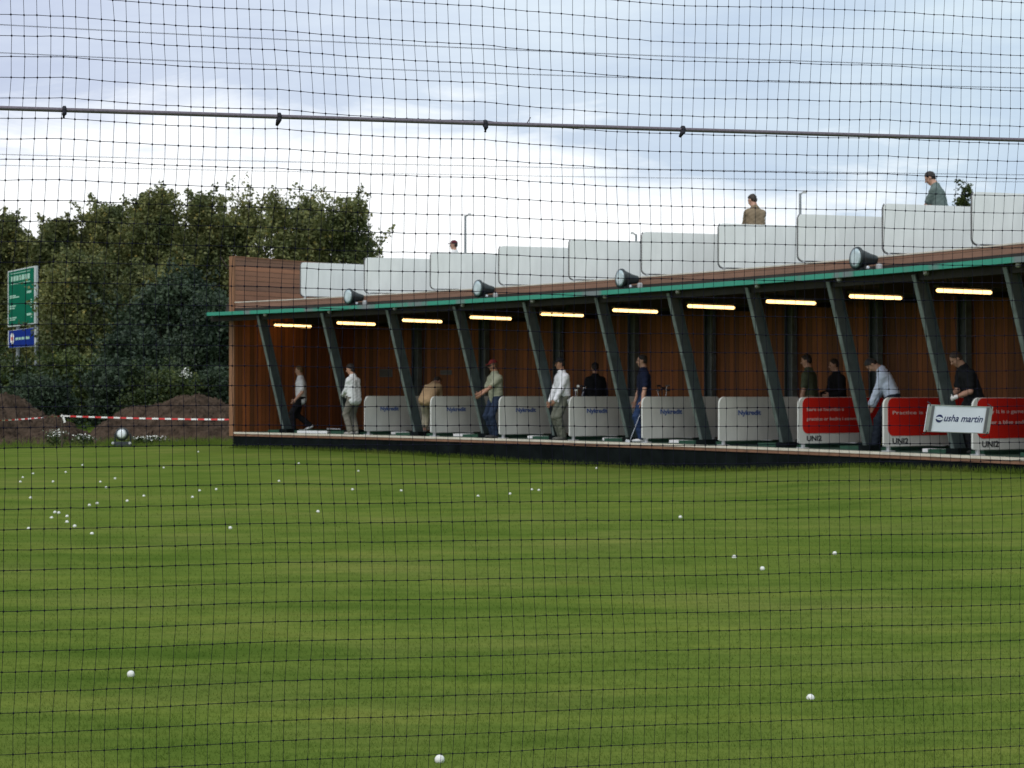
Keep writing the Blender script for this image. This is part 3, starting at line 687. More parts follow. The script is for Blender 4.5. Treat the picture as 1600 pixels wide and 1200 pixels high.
# ------------------------------------------------------------------ golf balls
bm0 = ball_mesh()
balls = [(205,1056,'white golf ball in the left lower part of the lawn, near the camera'), (687,1190,'white golf ball nearest the camera, at the bottom of the lawn'), (1266,1091,'half sunk white golf ball in the right lower part of the lawn'),
 (1191,890,'white golf ball below the red screens, nearer of the pair'), (1304,866,'white golf ball below the red screens, farther of the pair'), (1063,809,'single white golf ball on the lawn before the last lettered screens'),
 (932,732,'bright golf ball close to the dark base of the building'), (360,826,'single white golf ball right of the scattered ones')]
far = [(310,706),(129,727),(52,740),(103,738),(36,746),(32,753),(83,753),(157,753),(180,748),(48,778),(140,790),(152,787),(199,783),(225,775),(312,767),(338,765),(301,777),(81,809),(105,807),(105,816),(45,826),(117,823),(144,834),(256,731),(166,762),(92,802),(86,801),(747,775),(797,772),(831,765),(842,766),(627,767),(551,765),(436,752),(497,800),(467,724),(560,736),(1147,871)]
first = None
for k, b in enumerate(balls + far):
    p = on_ground(b[0], b[1] + .5)
    if first is None: first = bm0.build('golf_ball', M['ball'], None, True); o = first
    else: o = first.copy(); COL.objects.link(o)
    o.location = p + Vector((0, 0, (-.010 if k != 2 else -.018) if k < 8 else -.012 - .008 * random.random())); o.rotation_euler = (0, 0, k * .7)
    tag(o, b[2] if len(b) > 2 else 'white golf ball lying among the many scattered on the far lawn', 'golf ball', 'golf balls on the lawn')

# ------------------------------------------------------------------ soil heaps, tape, weeds, sign, street lamps
def mound(name, prof, Dm, depth, label, seed, m='soil', rough=1.0, NX_=170):
    """prof: outline in pixels of the photograph seen from the front, rounded off in depth"""
    xs = np.linspace(prof[0][0], prof[-1][0], NX_); rg = np.random.default_rng(seed)
    hs = np.interp(xs, [p[0] for p in prof], [p[1] for p in prof]); n = 80; V = []
    ph = rg.random(12) * 6.28
    for j in range(n):
        v = j / (n - 1) * 2 - 1
        for x, y in zip(xs, hs):
            X = (x - CX) * Dm / F_PX; Y = Dm + v * depth; zt = EYE - (y - HY) * Dm / F_PX
            g = gz(X, Y) - .06; k = max(0, 1 - abs(v) ** 1.7)
            nz = sum(math.sin(X * f + Y * f2 + ph[i]) / (1 + .6 * i) for i, (f, f2) in enumerate([(2.1, 1.7), (4.3, -3.1), (7.7, 6.1), (13, -11), (23, 19), (37, -31), (52, 44)]))
            zz = g + max(0, zt - g) * k; q_ = min(1, max(0, zt - g) * k * 3) * rough; V.append((X + .03 * nz * rough + rg.normal(0, .018) * q_, Y, zz + .06 * nz * q_ + rg.normal(0, .022) * q_))
    idx = np.arange(n * NX_).reshape(n, NX_); q = np.stack([idx[:-1, :-1], idx[:-1, 1:], idx[1:, 1:], idx[1:, :-1]], -1).reshape(-1, 4)
    o = link(name, raw_mesh(name, V, q, 4), M[m], None, True)
    if m == 'soil': tag(o, label, 'soil heap', 'heaps of dug soil')
    else: tag(o, label, 'bank', None, 'structure')
    return o
mound('soil_mound', [(-130,690),(-60,640),(-20,620),(12,615),(25,624),(45,641),(62,652),(85,656),(105,661),(122,674),(135,690)], 55.5, 3.0, 'brown soil heap below the road sign, cut by the left edge', 3)
mound('soil_mound', [(136,692),(160,670),(175,652),(192,640),(215,637),(235,640),(255,632),(272,622),(290,617),(312,617),(330,624),(345,633),(365,637),(400,645),(430,692)], 56.5, 3.4, 'larger brown soil heap beside the plank end wall', 5)
mound('grass_bank', [(-260,690),(-60,662),(60,656),(140,654),(220,655),(380,660),(470,690)], 62.5, 3.5, 'low grassy bank behind the soil heaps', 9, 'lawn', .35)
tr = empty('barrier_tape', at(97, 690, 50.5)); tag(tr, 'red and white barrier tape strung low before the soil heaps', 'tape')
TRI = Matrix.Translation(tr.location).inverted()
def tape(a, b, sag, w, twist, n=26, name='tape_strip'):
    mb = MB(); pts = []
    for k in range(n + 1):
        f = k / n; p = a.lerp(b, f) + Vector((0, 0, -sag * 4 * f * (1 - f))); pts.append((p, twist * f))
    for k in range(n):
        (p0, r0), (p1, r1) = pts[k], pts[k + 1]; o0 = Vector((0, math.sin(r0), math.cos(r0))) * w / 2; o1 = Vector((0, math.sin(r1), math.cos(r1))) * w / 2
        th = Vector((0, .004, 0)); mb.prism([p0 - o0, p1 - o1, p1 + o1, p0 + o0], th, k % 2)
    ob = mb.build(name, [M['tape_w'], M['tape_r']], tr); ob.data.transform(TRI)
tape(at(100, 650, 50.5), at(361, 655.5, 48.2), .02, .042, .5, 26)
tape(at(-60, 660, 49), at(94, 650, 50.5), .02, .035, 5.5, 30)
mb = MB(); g0 = at(97, 690, 50.5); mb.tube([Vector((g0.x, g0.y, gz(g0.x, g0.y) - .2)), at(97, 646, 50.5)], .025, 7); ob = mb.build('stake', M['bark'], tr); ob.data.transform(TRI)
mb = MB(); mb.box(at(97, 650, 50.4), (.07, .04, .06), Matrix.Rotation(.5, 3, 'Y')); mb.box(at(100, 655, 50.4), (.05, .04, .2), Matrix.Rotation(-.3, 3, 'Y')); ob = mb.build('knot', M['tape_w'], tr); ob.data.transform(TRI)

def leaves(points, size, rg, up=.35):
    """one small folded quad for each point"""
    n = len(points); s = size * (.6 + .8 * rg.random(n))
    a = rg.standard_normal((n, 3)); a[:, 2] += up; a /= np.linalg.norm(a, axis=1)[:, None]
    b = np.cross(a, rg.standard_normal((n, 3))); b /= np.linalg.norm(b, axis=1)[:, None]
    c = np.cross(a, b); V = np.stack([points - b * s[:, None] * .5, points - c * s[:, None] * .36, points + b * s[:, None] * .55, points + c * s[:, None] * .36], 1)
    return V.reshape(-1, 3), np.arange(n * 4).reshape(-1, 4)
def plant_patch(name, px, py, wpx, h, n, label, cat='flowers'):
    p = at(px, 690, 51.8); p.z = gz(p.x, p.y); rg = np.random.default_rng(int(px)); wd = wpx * p.y / F_PX
    r = empty(name, p); tag(r, label, cat)
    pts = np.stack([rg.normal(0, wd / 3.2, n), rg.normal(0, .2, n), rg.random(n) * h], -1)
    V, Fq = leaves(pts, .09, rg); link('stem_leaves', raw_mesh('stem_leaves', V, Fq, 4), M['leaf_d'], r)
    k = n // 3; pts = np.stack([rg.normal(0, wd / 3.4, k), rg.normal(-.05, .2, k), h * (.7 + .5 * rg.random(k))], -1)
    V, Fq = leaves(pts, .06, rg, 2.0); link('blossoms', raw_mesh('blossoms', V, Fq, 4), M['petal'], r)
plant_patch('wild_flowers', 87, 690, 24, .42, 220, 'clump of white flowers by the gap between the soil heaps')
plant_patch('wild_flowers', 232, 690, 46, .24, 320, 'low white flowers right of the floodlight on the grass')
plant_patch('wild_flowers', 133, 690, 26, .30, 200, 'yellowish weeds with a few white flowers left of the grass floodlight', 'weeds')

nb = 5200
xw = rng.uniform(-11.6, -7.9, nb * 2); yw = rng.uniform(50.2, 53.4, nb * 2); xw += (yw - 50) * -.1
xw = np.concatenate([xw[:nb], rng.uniform(-20, -11, nb)]); zw = ground_z(xw, yw); hw = .06 + .26 * rng.random(2 * nb) ** 2.2 * np.clip((yw - 50) / 2.2, .25, 1); aw = rng.random(2 * nb) * 6.28
wv = np.empty((2 * nb, 3, 3)); wv[:, 0] = np.stack([xw - .012 * np.cos(aw), yw - .012 * np.sin(aw), zw - .01], -1); wv[:, 1] = np.stack([xw + .012 * np.cos(aw), yw + .012 * np.sin(aw), zw - .01], -1)
wv[:, 2] = np.stack([xw + hw * .5 * np.cos(aw * 3), yw + hw * .3 * np.sin(aw * 5), zw + hw], -1)
tb = rng.uniform(0, 27, 9000); db = -rng.random(9000) ** 2 * .35 - .01; hb2 = .03 + .10 * rng.random(9000) ** 2; ab = rng.random(9000) * 6.28
pb = np.array([W(t, d, 0)[:2] for t, d in zip(tb, db)]); zb = ground_z(pb[:, 0], pb[:, 1]); bb = np.empty((9000, 3, 3))
bb[:, 0] = np.stack([pb[:, 0] - .01 * np.cos(ab), pb[:, 1] - .01 * np.sin(ab), zb - .01], -1); bb[:, 1] = np.stack([pb[:, 0] + .01 * np.cos(ab), pb[:, 1] + .01 * np.sin(ab), zb - .01], -1)
bb[:, 2] = np.stack([pb[:, 0] + hb2 * .4 * np.cos(ab * 3), pb[:, 1] + hb2 * .4 * np.sin(ab * 5), zb + hb2], -1)
tag(link('edge_grass', raw_mesh('edge_grass', bb.reshape(-1, 3), np.arange(27000).reshape(-1, 3), 3), M['blade']), 'longer grass along the dark foot of the range building', 'grass', kind='stuff')
tag(link('tall_grass', raw_mesh('tall_grass', wv.reshape(-1, 3), np.arange(6 * nb).reshape(-1, 3), 3), M['blade']), 'unmown grass and weeds along the foot of the soil heaps', 'grass', kind='stuff')
# direction sign on two posts
D_S = 84.0
cg = [at(x, y, D) for x, y, D in ((12, 424, D_S + 2.2), (55.5, 415, D_S), (55.5, 506, D_S), (12, 511, D_S + 2.2))]
cb = [at(x, y, D) for x, y, D in ((12.5, 517, D_S + 2.2), (56, 511, D_S), (56, 541, D_S), (12.5, 544, D_S + 2.2))]
sg = empty('road_sign', Vector((cg[3].x, cg[3].y, 0))); tag(sg, 'green road direction sign over a smaller blue one on two grey posts', 'sign')
SI = Matrix.Translation(sg.location).inverted(); sn = ((cg[1] - cg[0]).cross(Vector((0, 0, 1)))).normalized()
if sn.y > 0: sn = -sn
def spart(mb, n, m): ob = mb.build(n, m, sg); ob.data.transform(SI); return ob
def quad_at(c, a, b, off): return (c[3].lerp(c[2], a)).lerp(c[0].lerp(c[1], a), b) + sn * off
def sq(mb, c, a0, a1, b0, b1, off, th, mi=0): mb.prism([quad_at(c, a0, b0, off), quad_at(c, a1, b0, off), quad_at(c, a1, b1, off), quad_at(c, a0, b1, off)], sn * th, mi)
for c, m, nm in ((cg, 'sign_green', 'green_panel'), (cb, 'sign_blue', 'blue_panel')):
    mb = MB(); sq(mb, c, 0, 1, 0, 1, -.12, .12); spart(mb, nm.replace('panel', 'panel_frame'), M['sign_frame'])
    mb = MB(); e = .035; sq(mb, c, e, 1 - e * 1.6, e * .6, 1 - e * .6, .001, .01); spart(mb, nm, M[m])
mb = MB()
for b0 in (.93, .745): sq(mb, cg, .12, .82, b0, b0 + .012, .013, .004)
for b0, segs in ((.80, [(.13, .20), (.22, .30), (.32, .40), (.43, .50), (.52, .6), (.62, .7), (.72, .8)]),):
    for a0, a1 in segs: sq(mb, cg, a0, a1, b0, b0 + .09, .013, .004)
for b0, e in ((.50, .42), (.53, .30), (.35, .3), (.31, .26), (.14, .33), (.105, .28)): sq(mb, cg, .08, e, b0, b0 + .022, .013, .004)
for b0 in (.55, .36, .16):
    sq(mb, cg, .70, .86, b0, b0 + .04, .013, .004)
for b0 in (.42, .38, .33, .29, .16, .12): sq(mb, cg, .84, .88, b0, b0 + .02, .013, .004)
spart(mb, 'sign_lettering', M['sign_text'])
mb = MB(); sq(mb, cb, .10, .22, .3, .75, .013, .004); sq(mb, cb, .13, .2, .22, .82, .018, .004); spart(mb, 'crest', M['white'])
mb = MB(); sq(mb, cb, .13, .2, .42, .62, .023, .004); spart(mb, 'crest_shield', M['tape_r'])
mb = MB()
for a0, a1 in ((.28, .38), (.4, .47), (.5, .6), (.64, .78)): sq(mb, cb, a0, a1, .42, .56, .013, .004)
spart(mb, 'sign_lettering', M['sign_text'])
for a in (.22, .88):
    p = quad_at(cb, a, 0, -.2); mb = MB(); mb.tube([Vector((p.x, p.y, -.3)), Vector((p.x, p.y, cg[0].z - .3))], .09, 10); spart(mb, 'sign_post', M['post'])

for i, (px, ytop, ybot, arm, D, lb) in enumerate([(727, 337, 400, 9, 92, 'tall grey street lamp behind the blank upper screens, leftmost'), (1250.5, 302, 345, 9, 80, 'grey street lamp behind the screens, near the man in brown'), (994, 366, 380, -8, 95, 'short showing street lamp top behind the middle upper screens')]):
    top = at(px, ytop, D); r = empty('street_lamp', (top.x, top.y, 0)); tag(r, lb, 'street lamp', 'street lamps behind the range'); s = D / F_PX
    mb = MB(); mb.tube([(0, 0, 0), (0, 0, top.z)], [.10, .055], 8); mb.build('pole', M['post'], r)
    mb = MB(); mb.tube([(0, 0, top.z - .05), (arm * s * .5, 0, top.z + .05)], .04, 6); mb.build('arm', M['post'], r)
    mb = MB(); mb.box((arm * s * .75, 0, top.z + .07), (abs(arm) * s * .7, .2, .11), None, 0, .7); mb.build('lamp_head', M['grey'], r)

# ------------------------------------------------------------------ trees and shrubs
def unit3(v): return v / np.linalg.norm(v)
def tree(name, px, ytop, wpx, ybase_px, D, leafm, label, seed, nclump, nleaf, lsize, spires, group='trees behind the range', cat='tree', csize=1.0, crown_low=.18):
    rg = np.random.default_rng(seed); s = D / F_PX
    H = EYE - (ytop - HY) * s; Wd = wpx * s / 2; X = (px - CX) * s
    r = empty(name, (X, D, 0)); tag(r, label, cat, group)
    mb = MB(); tips = []
    lean = rg.normal(0, .02, 2)
    def limb(a, b, r0, r1, n=5):
        a = Vector(a); b = Vector(b); pts = [a.lerp(b, k / n) + Vector(rg.normal(0, .06 * (b - a).length / n, 3)) for k in range(n + 1)]; pts[0] = a; pts[-1] = b
        mb.tube(pts, [r0 + (r1 - r0) * k / n for k in range(n + 1)], 7); return pts
    spl = []
    for k in range(spires):
        f = (k + .5) / spires * 2 - 1 if spires > 1 else 0
        tx = f * Wd * .62 + rg.normal(0, .1) * Wd; ty = rg.normal(0, .35) * Wd
        hh = H * (1 - .22 * abs(f) ** 1.5 - .07 * rg.random()) if k != spires // 2 else H
        spl.append((tx, ty, hh))
    trunk = limb((0, 0, -.2), (lean[0] * H, lean[1] * H, H * .62), .028 * H, .012 * H, 6)
    for (tx, ty, hh) in spl:
        st = trunk[rg.integers(2, 5)]; limb(st, (tx * .9, ty * .9, hh * .93), .011 * H, .003 * H, 6)
    for k in range(10):
        st = trunk[rg.integers(1, 6)]; a = rg.random() * 6.28; limb(st, st + Vector((math.cos(a) * Wd * .7, math.sin(a) * Wd * .7, H * (.08 + .12 * rg.random()))), .007 * H, .002 * H, 4)
    mb.build('trunk', M['bark'], r, True)
    pts = []; tot = nclump * nleaf; nb_ = max(10, int(nclump / 8)); per = tot // nb_
    for k in range(nb_):
        v = .04 + .90 * (k + rg.random()) / nb_; z0 = H * (crown_low + (1 - crown_low) * v)
        env = Wd * math.sqrt(max(.05, 1 - ((v - .42) / .66) ** 2)) * (.8 + .35 * rg.random())
        a = rg.random() * 6.28; q = env * rg.random() ** .6 * .72; sz = Wd * (.30 + .20 * rg.random()) * (1.0 if v < .75 else .72)
        c = np.array([q * math.cos(a), q * math.sin(a), min(z0, H - sz * 1.3)])
        m = int(per * (.6 + .8 * rg.random()) * (1.0 if v < .8 else .7)); n3_ = rg.standard_normal((m, 3)); n3_ /= np.linalg.norm(n3_, axis=1)[:, None]
        rr = (.35 + .65 * rg.random(m) ** .6)[:, None] * (1 + .22 * np.sin(n3_[:, :1] * 7 + k) * np.cos(n3_[:, 2:] * 6 + k))
        pts.append(c + n3_ * rr * np.array([sz, sz, sz * 1.35]))
        for w_ in range(3):                                              # ragged sprays standing out of the bough
            dv = unit3(rg.standard_normal(3) * np.array([.8, .8, .4]) + np.array([0, 0, 1.0])); L_ = sz * (1.2 + .7 * rg.random()); m2 = max(8, int(m * .07))
            f_ = rg.random(m2)[:, None]; pts.append(c + dv * (sz * .6 + f_ * L_) + rg.standard_normal((m2, 3)) * (.05 + .13 * (1 - f_)) * csize * 1.3)
    for (tx, ty, hh) in spl:                                             # leaders at the top
        m2 = int(tot * .012) + 20; f_ = rg.random(m2)[:, None] ** .8
        pts.append(np.array([tx * .8, ty * .8, 0]) + np.concatenate([rg.normal(0, 1, (m2, 2)) * (.10 + .30 * (1 - f_)) * csize, hh * (.80 + .20 * f_)], 1))
    pts = np.concatenate(pts); pts = pts[pts[:, 2] > .05]
    V, Fq = leaves(pts, lsize, rg); link('crown', raw_mesh('crown', V, Fq, 4), leafm, r); return r
A_, B_, C3, D_ = M['leaf_a'], M['leaf_b'], M['leaf_c'], M['leaf_d']
tl = [(-60, 330, 150, 96, B_, 'olive tree at the far left edge of the tree row, cut by the frame'), (10, 338, 150, 94, B_, 'bushy tree top rising above the road sign'), (88, 343, 125, 92, B_, 'narrow tree just right of the road sign'),
      (165, 318, 165, 93, A_, 'broad tree third from the left, with a rounded double top'), (243, 298, 150, 91, B_, 'tree with a thin tall leader in the middle of the row'), (316, 304, 150, 94, A_, 'slim tree left of the plank parapet corner'),
      (400, 300, 165, 93, A_, 'tallest tree of the row, behind the plank parapet'), (474, 309, 150, 95, A_, 'airy tree behind the first blank upper screen'), (532, 309, 140, 93, A_, 'loose airy tree at the right end of the row')]
for i, (px, yt, wp, D, m, lb) in enumerate(tl):
    sparse = i >= 6
    tree('tall_tree', px, yt, wp, 640, D, m, lb, 20 + i, 220 if sparse else 280, 135 if sparse else 200, .16, 4 if wp > 80 else 3, csize=1.0)
# shrubs and lower trees before the row
sl_ = [(285, 432, 190, 74, C3, 'large dark rounded bush left of the plank end wall', 5, .26), (205, 520, 130, 70, C3, 'dark low bush between the road sign and the big bush', 4, .22), (120, 395, 130, 82, B_, 'mid green bushy tree right of the road sign', 4, .24), (225, 415, 110, 84, B_, 'shaded tree behind the large dark bush', 3, .24),
       (30, 575, 120, 66, D_, 'leafy shrub covering the feet of the road sign', 4, .2), (110, 560, 110, 64, D_, 'mid green shrub above the gap between the soil heaps', 4, .2), (180, 572, 120, 62, C3, 'dark shrub behind the larger soil heap', 4, .2), (330, 470, 120, 66, C3, 'dark shrub touching the plank end wall corner', 4, .22), (-60, 480, 170, 72, D_, 'shrub at the left edge behind the road sign', 4, .22), (390, 470, 90, 80, B_, 'tree hidden behind the plank end wall', 3, .24),
       (250, 590, 130, 61, D_, 'low leafy shrub just behind the top of the larger soil heap', 5, .18), (60, 600, 120, 60, C3, 'low dark shrub behind the left soil heap', 4, .18), (330, 585, 90, 62, C3, 'low dark shrub between the larger heap and the end wall', 4, .18)]
for i, (px, yt, wp, D, m, lb, sp, ls) in enumerate(sl_):
    tree('shrub' if yt > 425 else 'bushy_tree', px, yt, wp, 650, D, m, lb, 50 + i, 320, 95, ls * .6, sp, 'shrubs behind the soil heaps', 'shrub' if yt > 425 else 'tree', .95, .03)
tree('conifer_tree', 1500, 279, 52, 330, 70, D_, 'small dark tree top showing behind the man in the grey-green shirt', 90, 130, 60, .11, 1, None, 'tree', .6, .3)
# white blossom on the bush
p = at(290, 583, 60.0); rg = np.random.default_rng(5)
V, Fq = leaves(rg.normal(0, 1, (60, 3)) * np.array([.1, .06, .08]), .07, rg, 1)
o = link('elder_blossom', raw_mesh('elder_blossom', V, Fq, 4), M['petal']); o.location = p; tag(o, 'bright white blossom cluster in the dark bush', 'blossom')

# ------------------------------------------------------------------ people: smooth implicit bodies turned into one mesh each
class Field:
    def __init__(s, h): s.p = []; s.h = h
    def seg(s, a, b, ra, rb, k=.03): s.p.append(('s', np.array(a, float), np.array(b, float), ra, rb, k)); return s
    def ell(s, c, rad, axes, k=.02, cut=None): s.p.append(('e', np.array(c, float), np.array(rad, float), np.array(axes, float), cut, k)); return s
    def mesh(s, name, wr=0.0, seed=0):
        lo = np.full(3, 1e9); hi = -lo
        for q in s.p:
            if q[0] == 's': r = max(q[3], q[4]); l = np.minimum(q[1], q[2]) - r; h_ = np.maximum(q[1], q[2]) + r
            else: r = q[2].max(); l = q[1] - r; h_ = q[1] + r
            lo = np.minimum(lo, l); hi = np.maximum(hi, h_)
        h = s.h; lo = lo - 3 * h - .012; n = np.ceil((hi + 3 * h + .012 - lo) / h).astype(int) + 1
        f = np.full(n, .08, np.float32); ax = [lo[i] + np.arange(n[i]) * h for i in range(3)]
        for q in s.p:
            k = q[5]; m = k + 3 * h
            if q[0] == 's': r = max(q[3], q[4]); l = np.minimum(q[1], q[2]) - r - m; hh = np.maximum(q[1], q[2]) + r + m
            else: r = q[2].max() * 1.1; l = q[1] - r - m; hh = q[1] + r + m
            i0 = np.maximum(((l - lo) / h).astype(int), 0); i1 = np.minimum(((hh - lo) / h).astype(int) + 2, n)
            X = ax[0][i0[0]:i1[0], None, None]; Y = ax[1][None, i0[1]:i1[1], None]; Z = ax[2][None, None, i0[2]:i1[2]]
            if q[0] == 's':
                a, b = q[1], q[2]; d = b - a; dd = max(d @ d, 1e-9)
                t = np.clip(((X - a[0]) * d[0] + (Y - a[1]) * d[1] + (Z - a[2]) * d[2]) / dd, 0, 1)
                ds = np.sqrt((X - a[0] - t * d[0]) ** 2 + (Y - a[1] - t * d[1]) ** 2 + (Z - a[2] - t * d[2]) ** 2) - (q[3] + (q[4] - q[3]) * t)
            else:
                c, rad, A = q[1], q[2], q[3]; u = [(X - c[0]) * A[i][0] + (Y - c[1]) * A[i][1] + (Z - c[2]) * A[i][2] for i in range(3)]
                k0 = np.sqrt(sum((u[i] / rad[i]) ** 2 for i in range(3))); k1 = np.sqrt(sum((u[i] / rad[i] ** 2) ** 2 for i in range(3))) + 1e-6
                ds = k0 * (k0 - 1) / k1
                if q[4] is not None:
                    nrm, off = q[4]; ds = np.maximum(ds, (X - c[0]) * nrm[0] + (Y - c[1]) * nrm[1] + (Z - c[2]) * nrm[2] - off)
            sl_ = (slice(i0[0], i1[0]), slice(i0[1], i1[1]), slice(i0[2], i1[2])); g = f[sl_]
            e = np.maximum(k - np.abs(g - ds), 0) / k
            f[sl_] = np.minimum(g, ds) - e * e * k * .25
        if wr:
            X = ax[0][:, None, None]; Y = ax[1][None, :, None]; Z = ax[2][None, None, :]; o = seed * 1.7
            f += wr * (np.sin(X * 31 + Z * 44 + o + 2 * np.sin(Y * 17 + o)) * .6 + np.sin(Z * 75 - X * 38 + Y * 30 + o) * .4 + np.sin(X * 70 + Y * 61 - Z * 20) * .25)
        return surface_net(name, f, lo, h)
def surface_net(name, f, lo, h):
    ins = f < 0; n = np.array(f.shape)
    cnt = np.zeros(n - 1, np.int8); 
    for i in (0, 1):
        for j in (0, 1):
            for k in (0, 1): cnt += ins[i:n[0]-1+i, j:n[1]-1+j, k:n[2]-1+k]
    cell = np.argwhere((cnt > 0) & (cnt < 8)); ids = np.full(n - 1, -1, np.int32); ids[tuple(cell.T)] = np.arange(len(cell))
    P = np.zeros((len(cell), 3)); Wt = np.zeros(len(cell))
    corners = [(i, j, k) for i in (0, 1) for j in (0, 1) for k in (0, 1)]
    val = {c: f[cell[:, 0] + c[0], cell[:, 1] + c[1], cell[:, 2] + c[2]] for c in corners}
    for a in corners:
        for x in range(3):
            if a[x] == 0:
                b = list(a); b[x] = 1; b = tuple(b); va, vb = val[a], val[b]; m = (va < 0) != (vb < 0)
                t = np.where(m, va / np.where(m, va - vb, 1), 0); p = np.tile(np.array(a, float), (len(cell), 1)); p[:, x] += t
                P += p * m[:, None]; Wt += m
    V = lo + (cell + P / Wt[:, None]) * h; Fs = []
    for x in range(3):
        y, z = (x + 1) % 3, (x + 2) % 3; s0 = [slice(1, n[i] - 1) for i in range(3)]; s1 = list(s0); s0[x] = slice(0, n[x] - 1); s1[x] = slice(1, n[x])
        A, B = ins[tuple(s0)], ins[tuple(s1)]; e = np.argwhere(A != B)
        if not len(e): continue
        off = np.ones(3, int); off[x] = 0; e = e + off; sgn = ins[tuple(e.T)]
        def g(dy, dz_): c = e.copy(); c[:, y] -= dy; c[:, z] -= dz_; return ids[tuple(c.T)]
        q = np.stack([g(1, 1), g(0, 1), g(0, 0), g(1, 0)], 1); q[~sgn] = q[~sgn][:, ::-1]; Fs.append(q)
    me = raw_mesh(name, V, np.concatenate(Fs), 4); me.polygons.foreach_set('use_smooth', np.ones(len(me.polygons), bool)); return me

def cloth(name, col, bump=.35): return mat(name, col, .85, .12, 9, bump, 35, spec=.15)
M['skin'] = mat('skin', (.46, .255, .18), .5, .08, 14); M['skin_tan'] = mat('tanned_skin', (.36, .185, .12), .5, .08, 14)
M['eye'] = mat('dark_eye', (.02, .015, .012), .2, .05); M['lips'] = mat('lips', (.30, .11, .09), .5, .05)
def hairm(n, c): return mat(n, c, .6, .3, 60, .5, 140)

def unit(v): v = np.array(v, float); return v / max(np.linalg.norm(v), 1e-9)
def ik(a, b, l1, l2, hint):
    a = np.array(a, float); b = np.array(b, float); d = b - a; L = np.linalg.norm(d); L2 = min(L, (l1 + l2) * .998)
    if L > L2: b = a + d / L * L2; d = b - a; L = L2
    u = d / L; h = np.array(hint, float); h = unit(h - u * (h @ u)); x = (L * L + l1 * l1 - l2 * l2) / (2 * L); y = math.sqrt(max(l1 * l1 - x * x, 0))
    return a + u * x + h * y, b
def hand(S, wr_, fwd, palm, side, curl=.6, gl=None):
    """palm, four bent fingers of unequal length and a thumb leaving the side of the palm"""
    f = unit(fwd); p = unit(np.array(palm) - f * (np.array(palm) @ f)); sd = np.cross(f, p) * side
    T = gl if gl is not None else S; e = .0022 if gl is not None else 0
    c = wr_ + f * .052
    T.ell(c, (.040 + e, .017 + e, .052 + e), (sd, p, f), .012)
    for i, (o, L, r) in enumerate([(.028, .068, .0088), (.010, .078, .0092), (-.009, .073, .0088), (-.027, .056, .0078)]):
        a = wr_ + f * .092 + sd * o; c1 = curl * (.8 + .12 * i); d1 = f * math.cos(c1 * .7) + p * math.sin(c1 * .7) + sd * (.05 * (1.5 - i)); d2 = f * math.cos(c1 * 1.7) + p * math.sin(c1 * 1.7)
        b = a + unit(d1) * L * .5; e_ = b + unit(d2) * L * .5
        T.seg(a - f * .01, b, r + e, r * .95 + e, .005).seg(b, e_, r * .95 + e, r * .78 + e, .005)
    a = wr_ + f * .025 + sd * .030; b = a + unit(f * .7 + sd * .75 + p * .25) * .042; e_ = b + unit(f * .9 + sd * .15 + p * .5) * .034
    T.seg(a, b, .013 + e, .0105 + e, .008).seg(b, e_, .0105 + e, .0085 + e, .006)

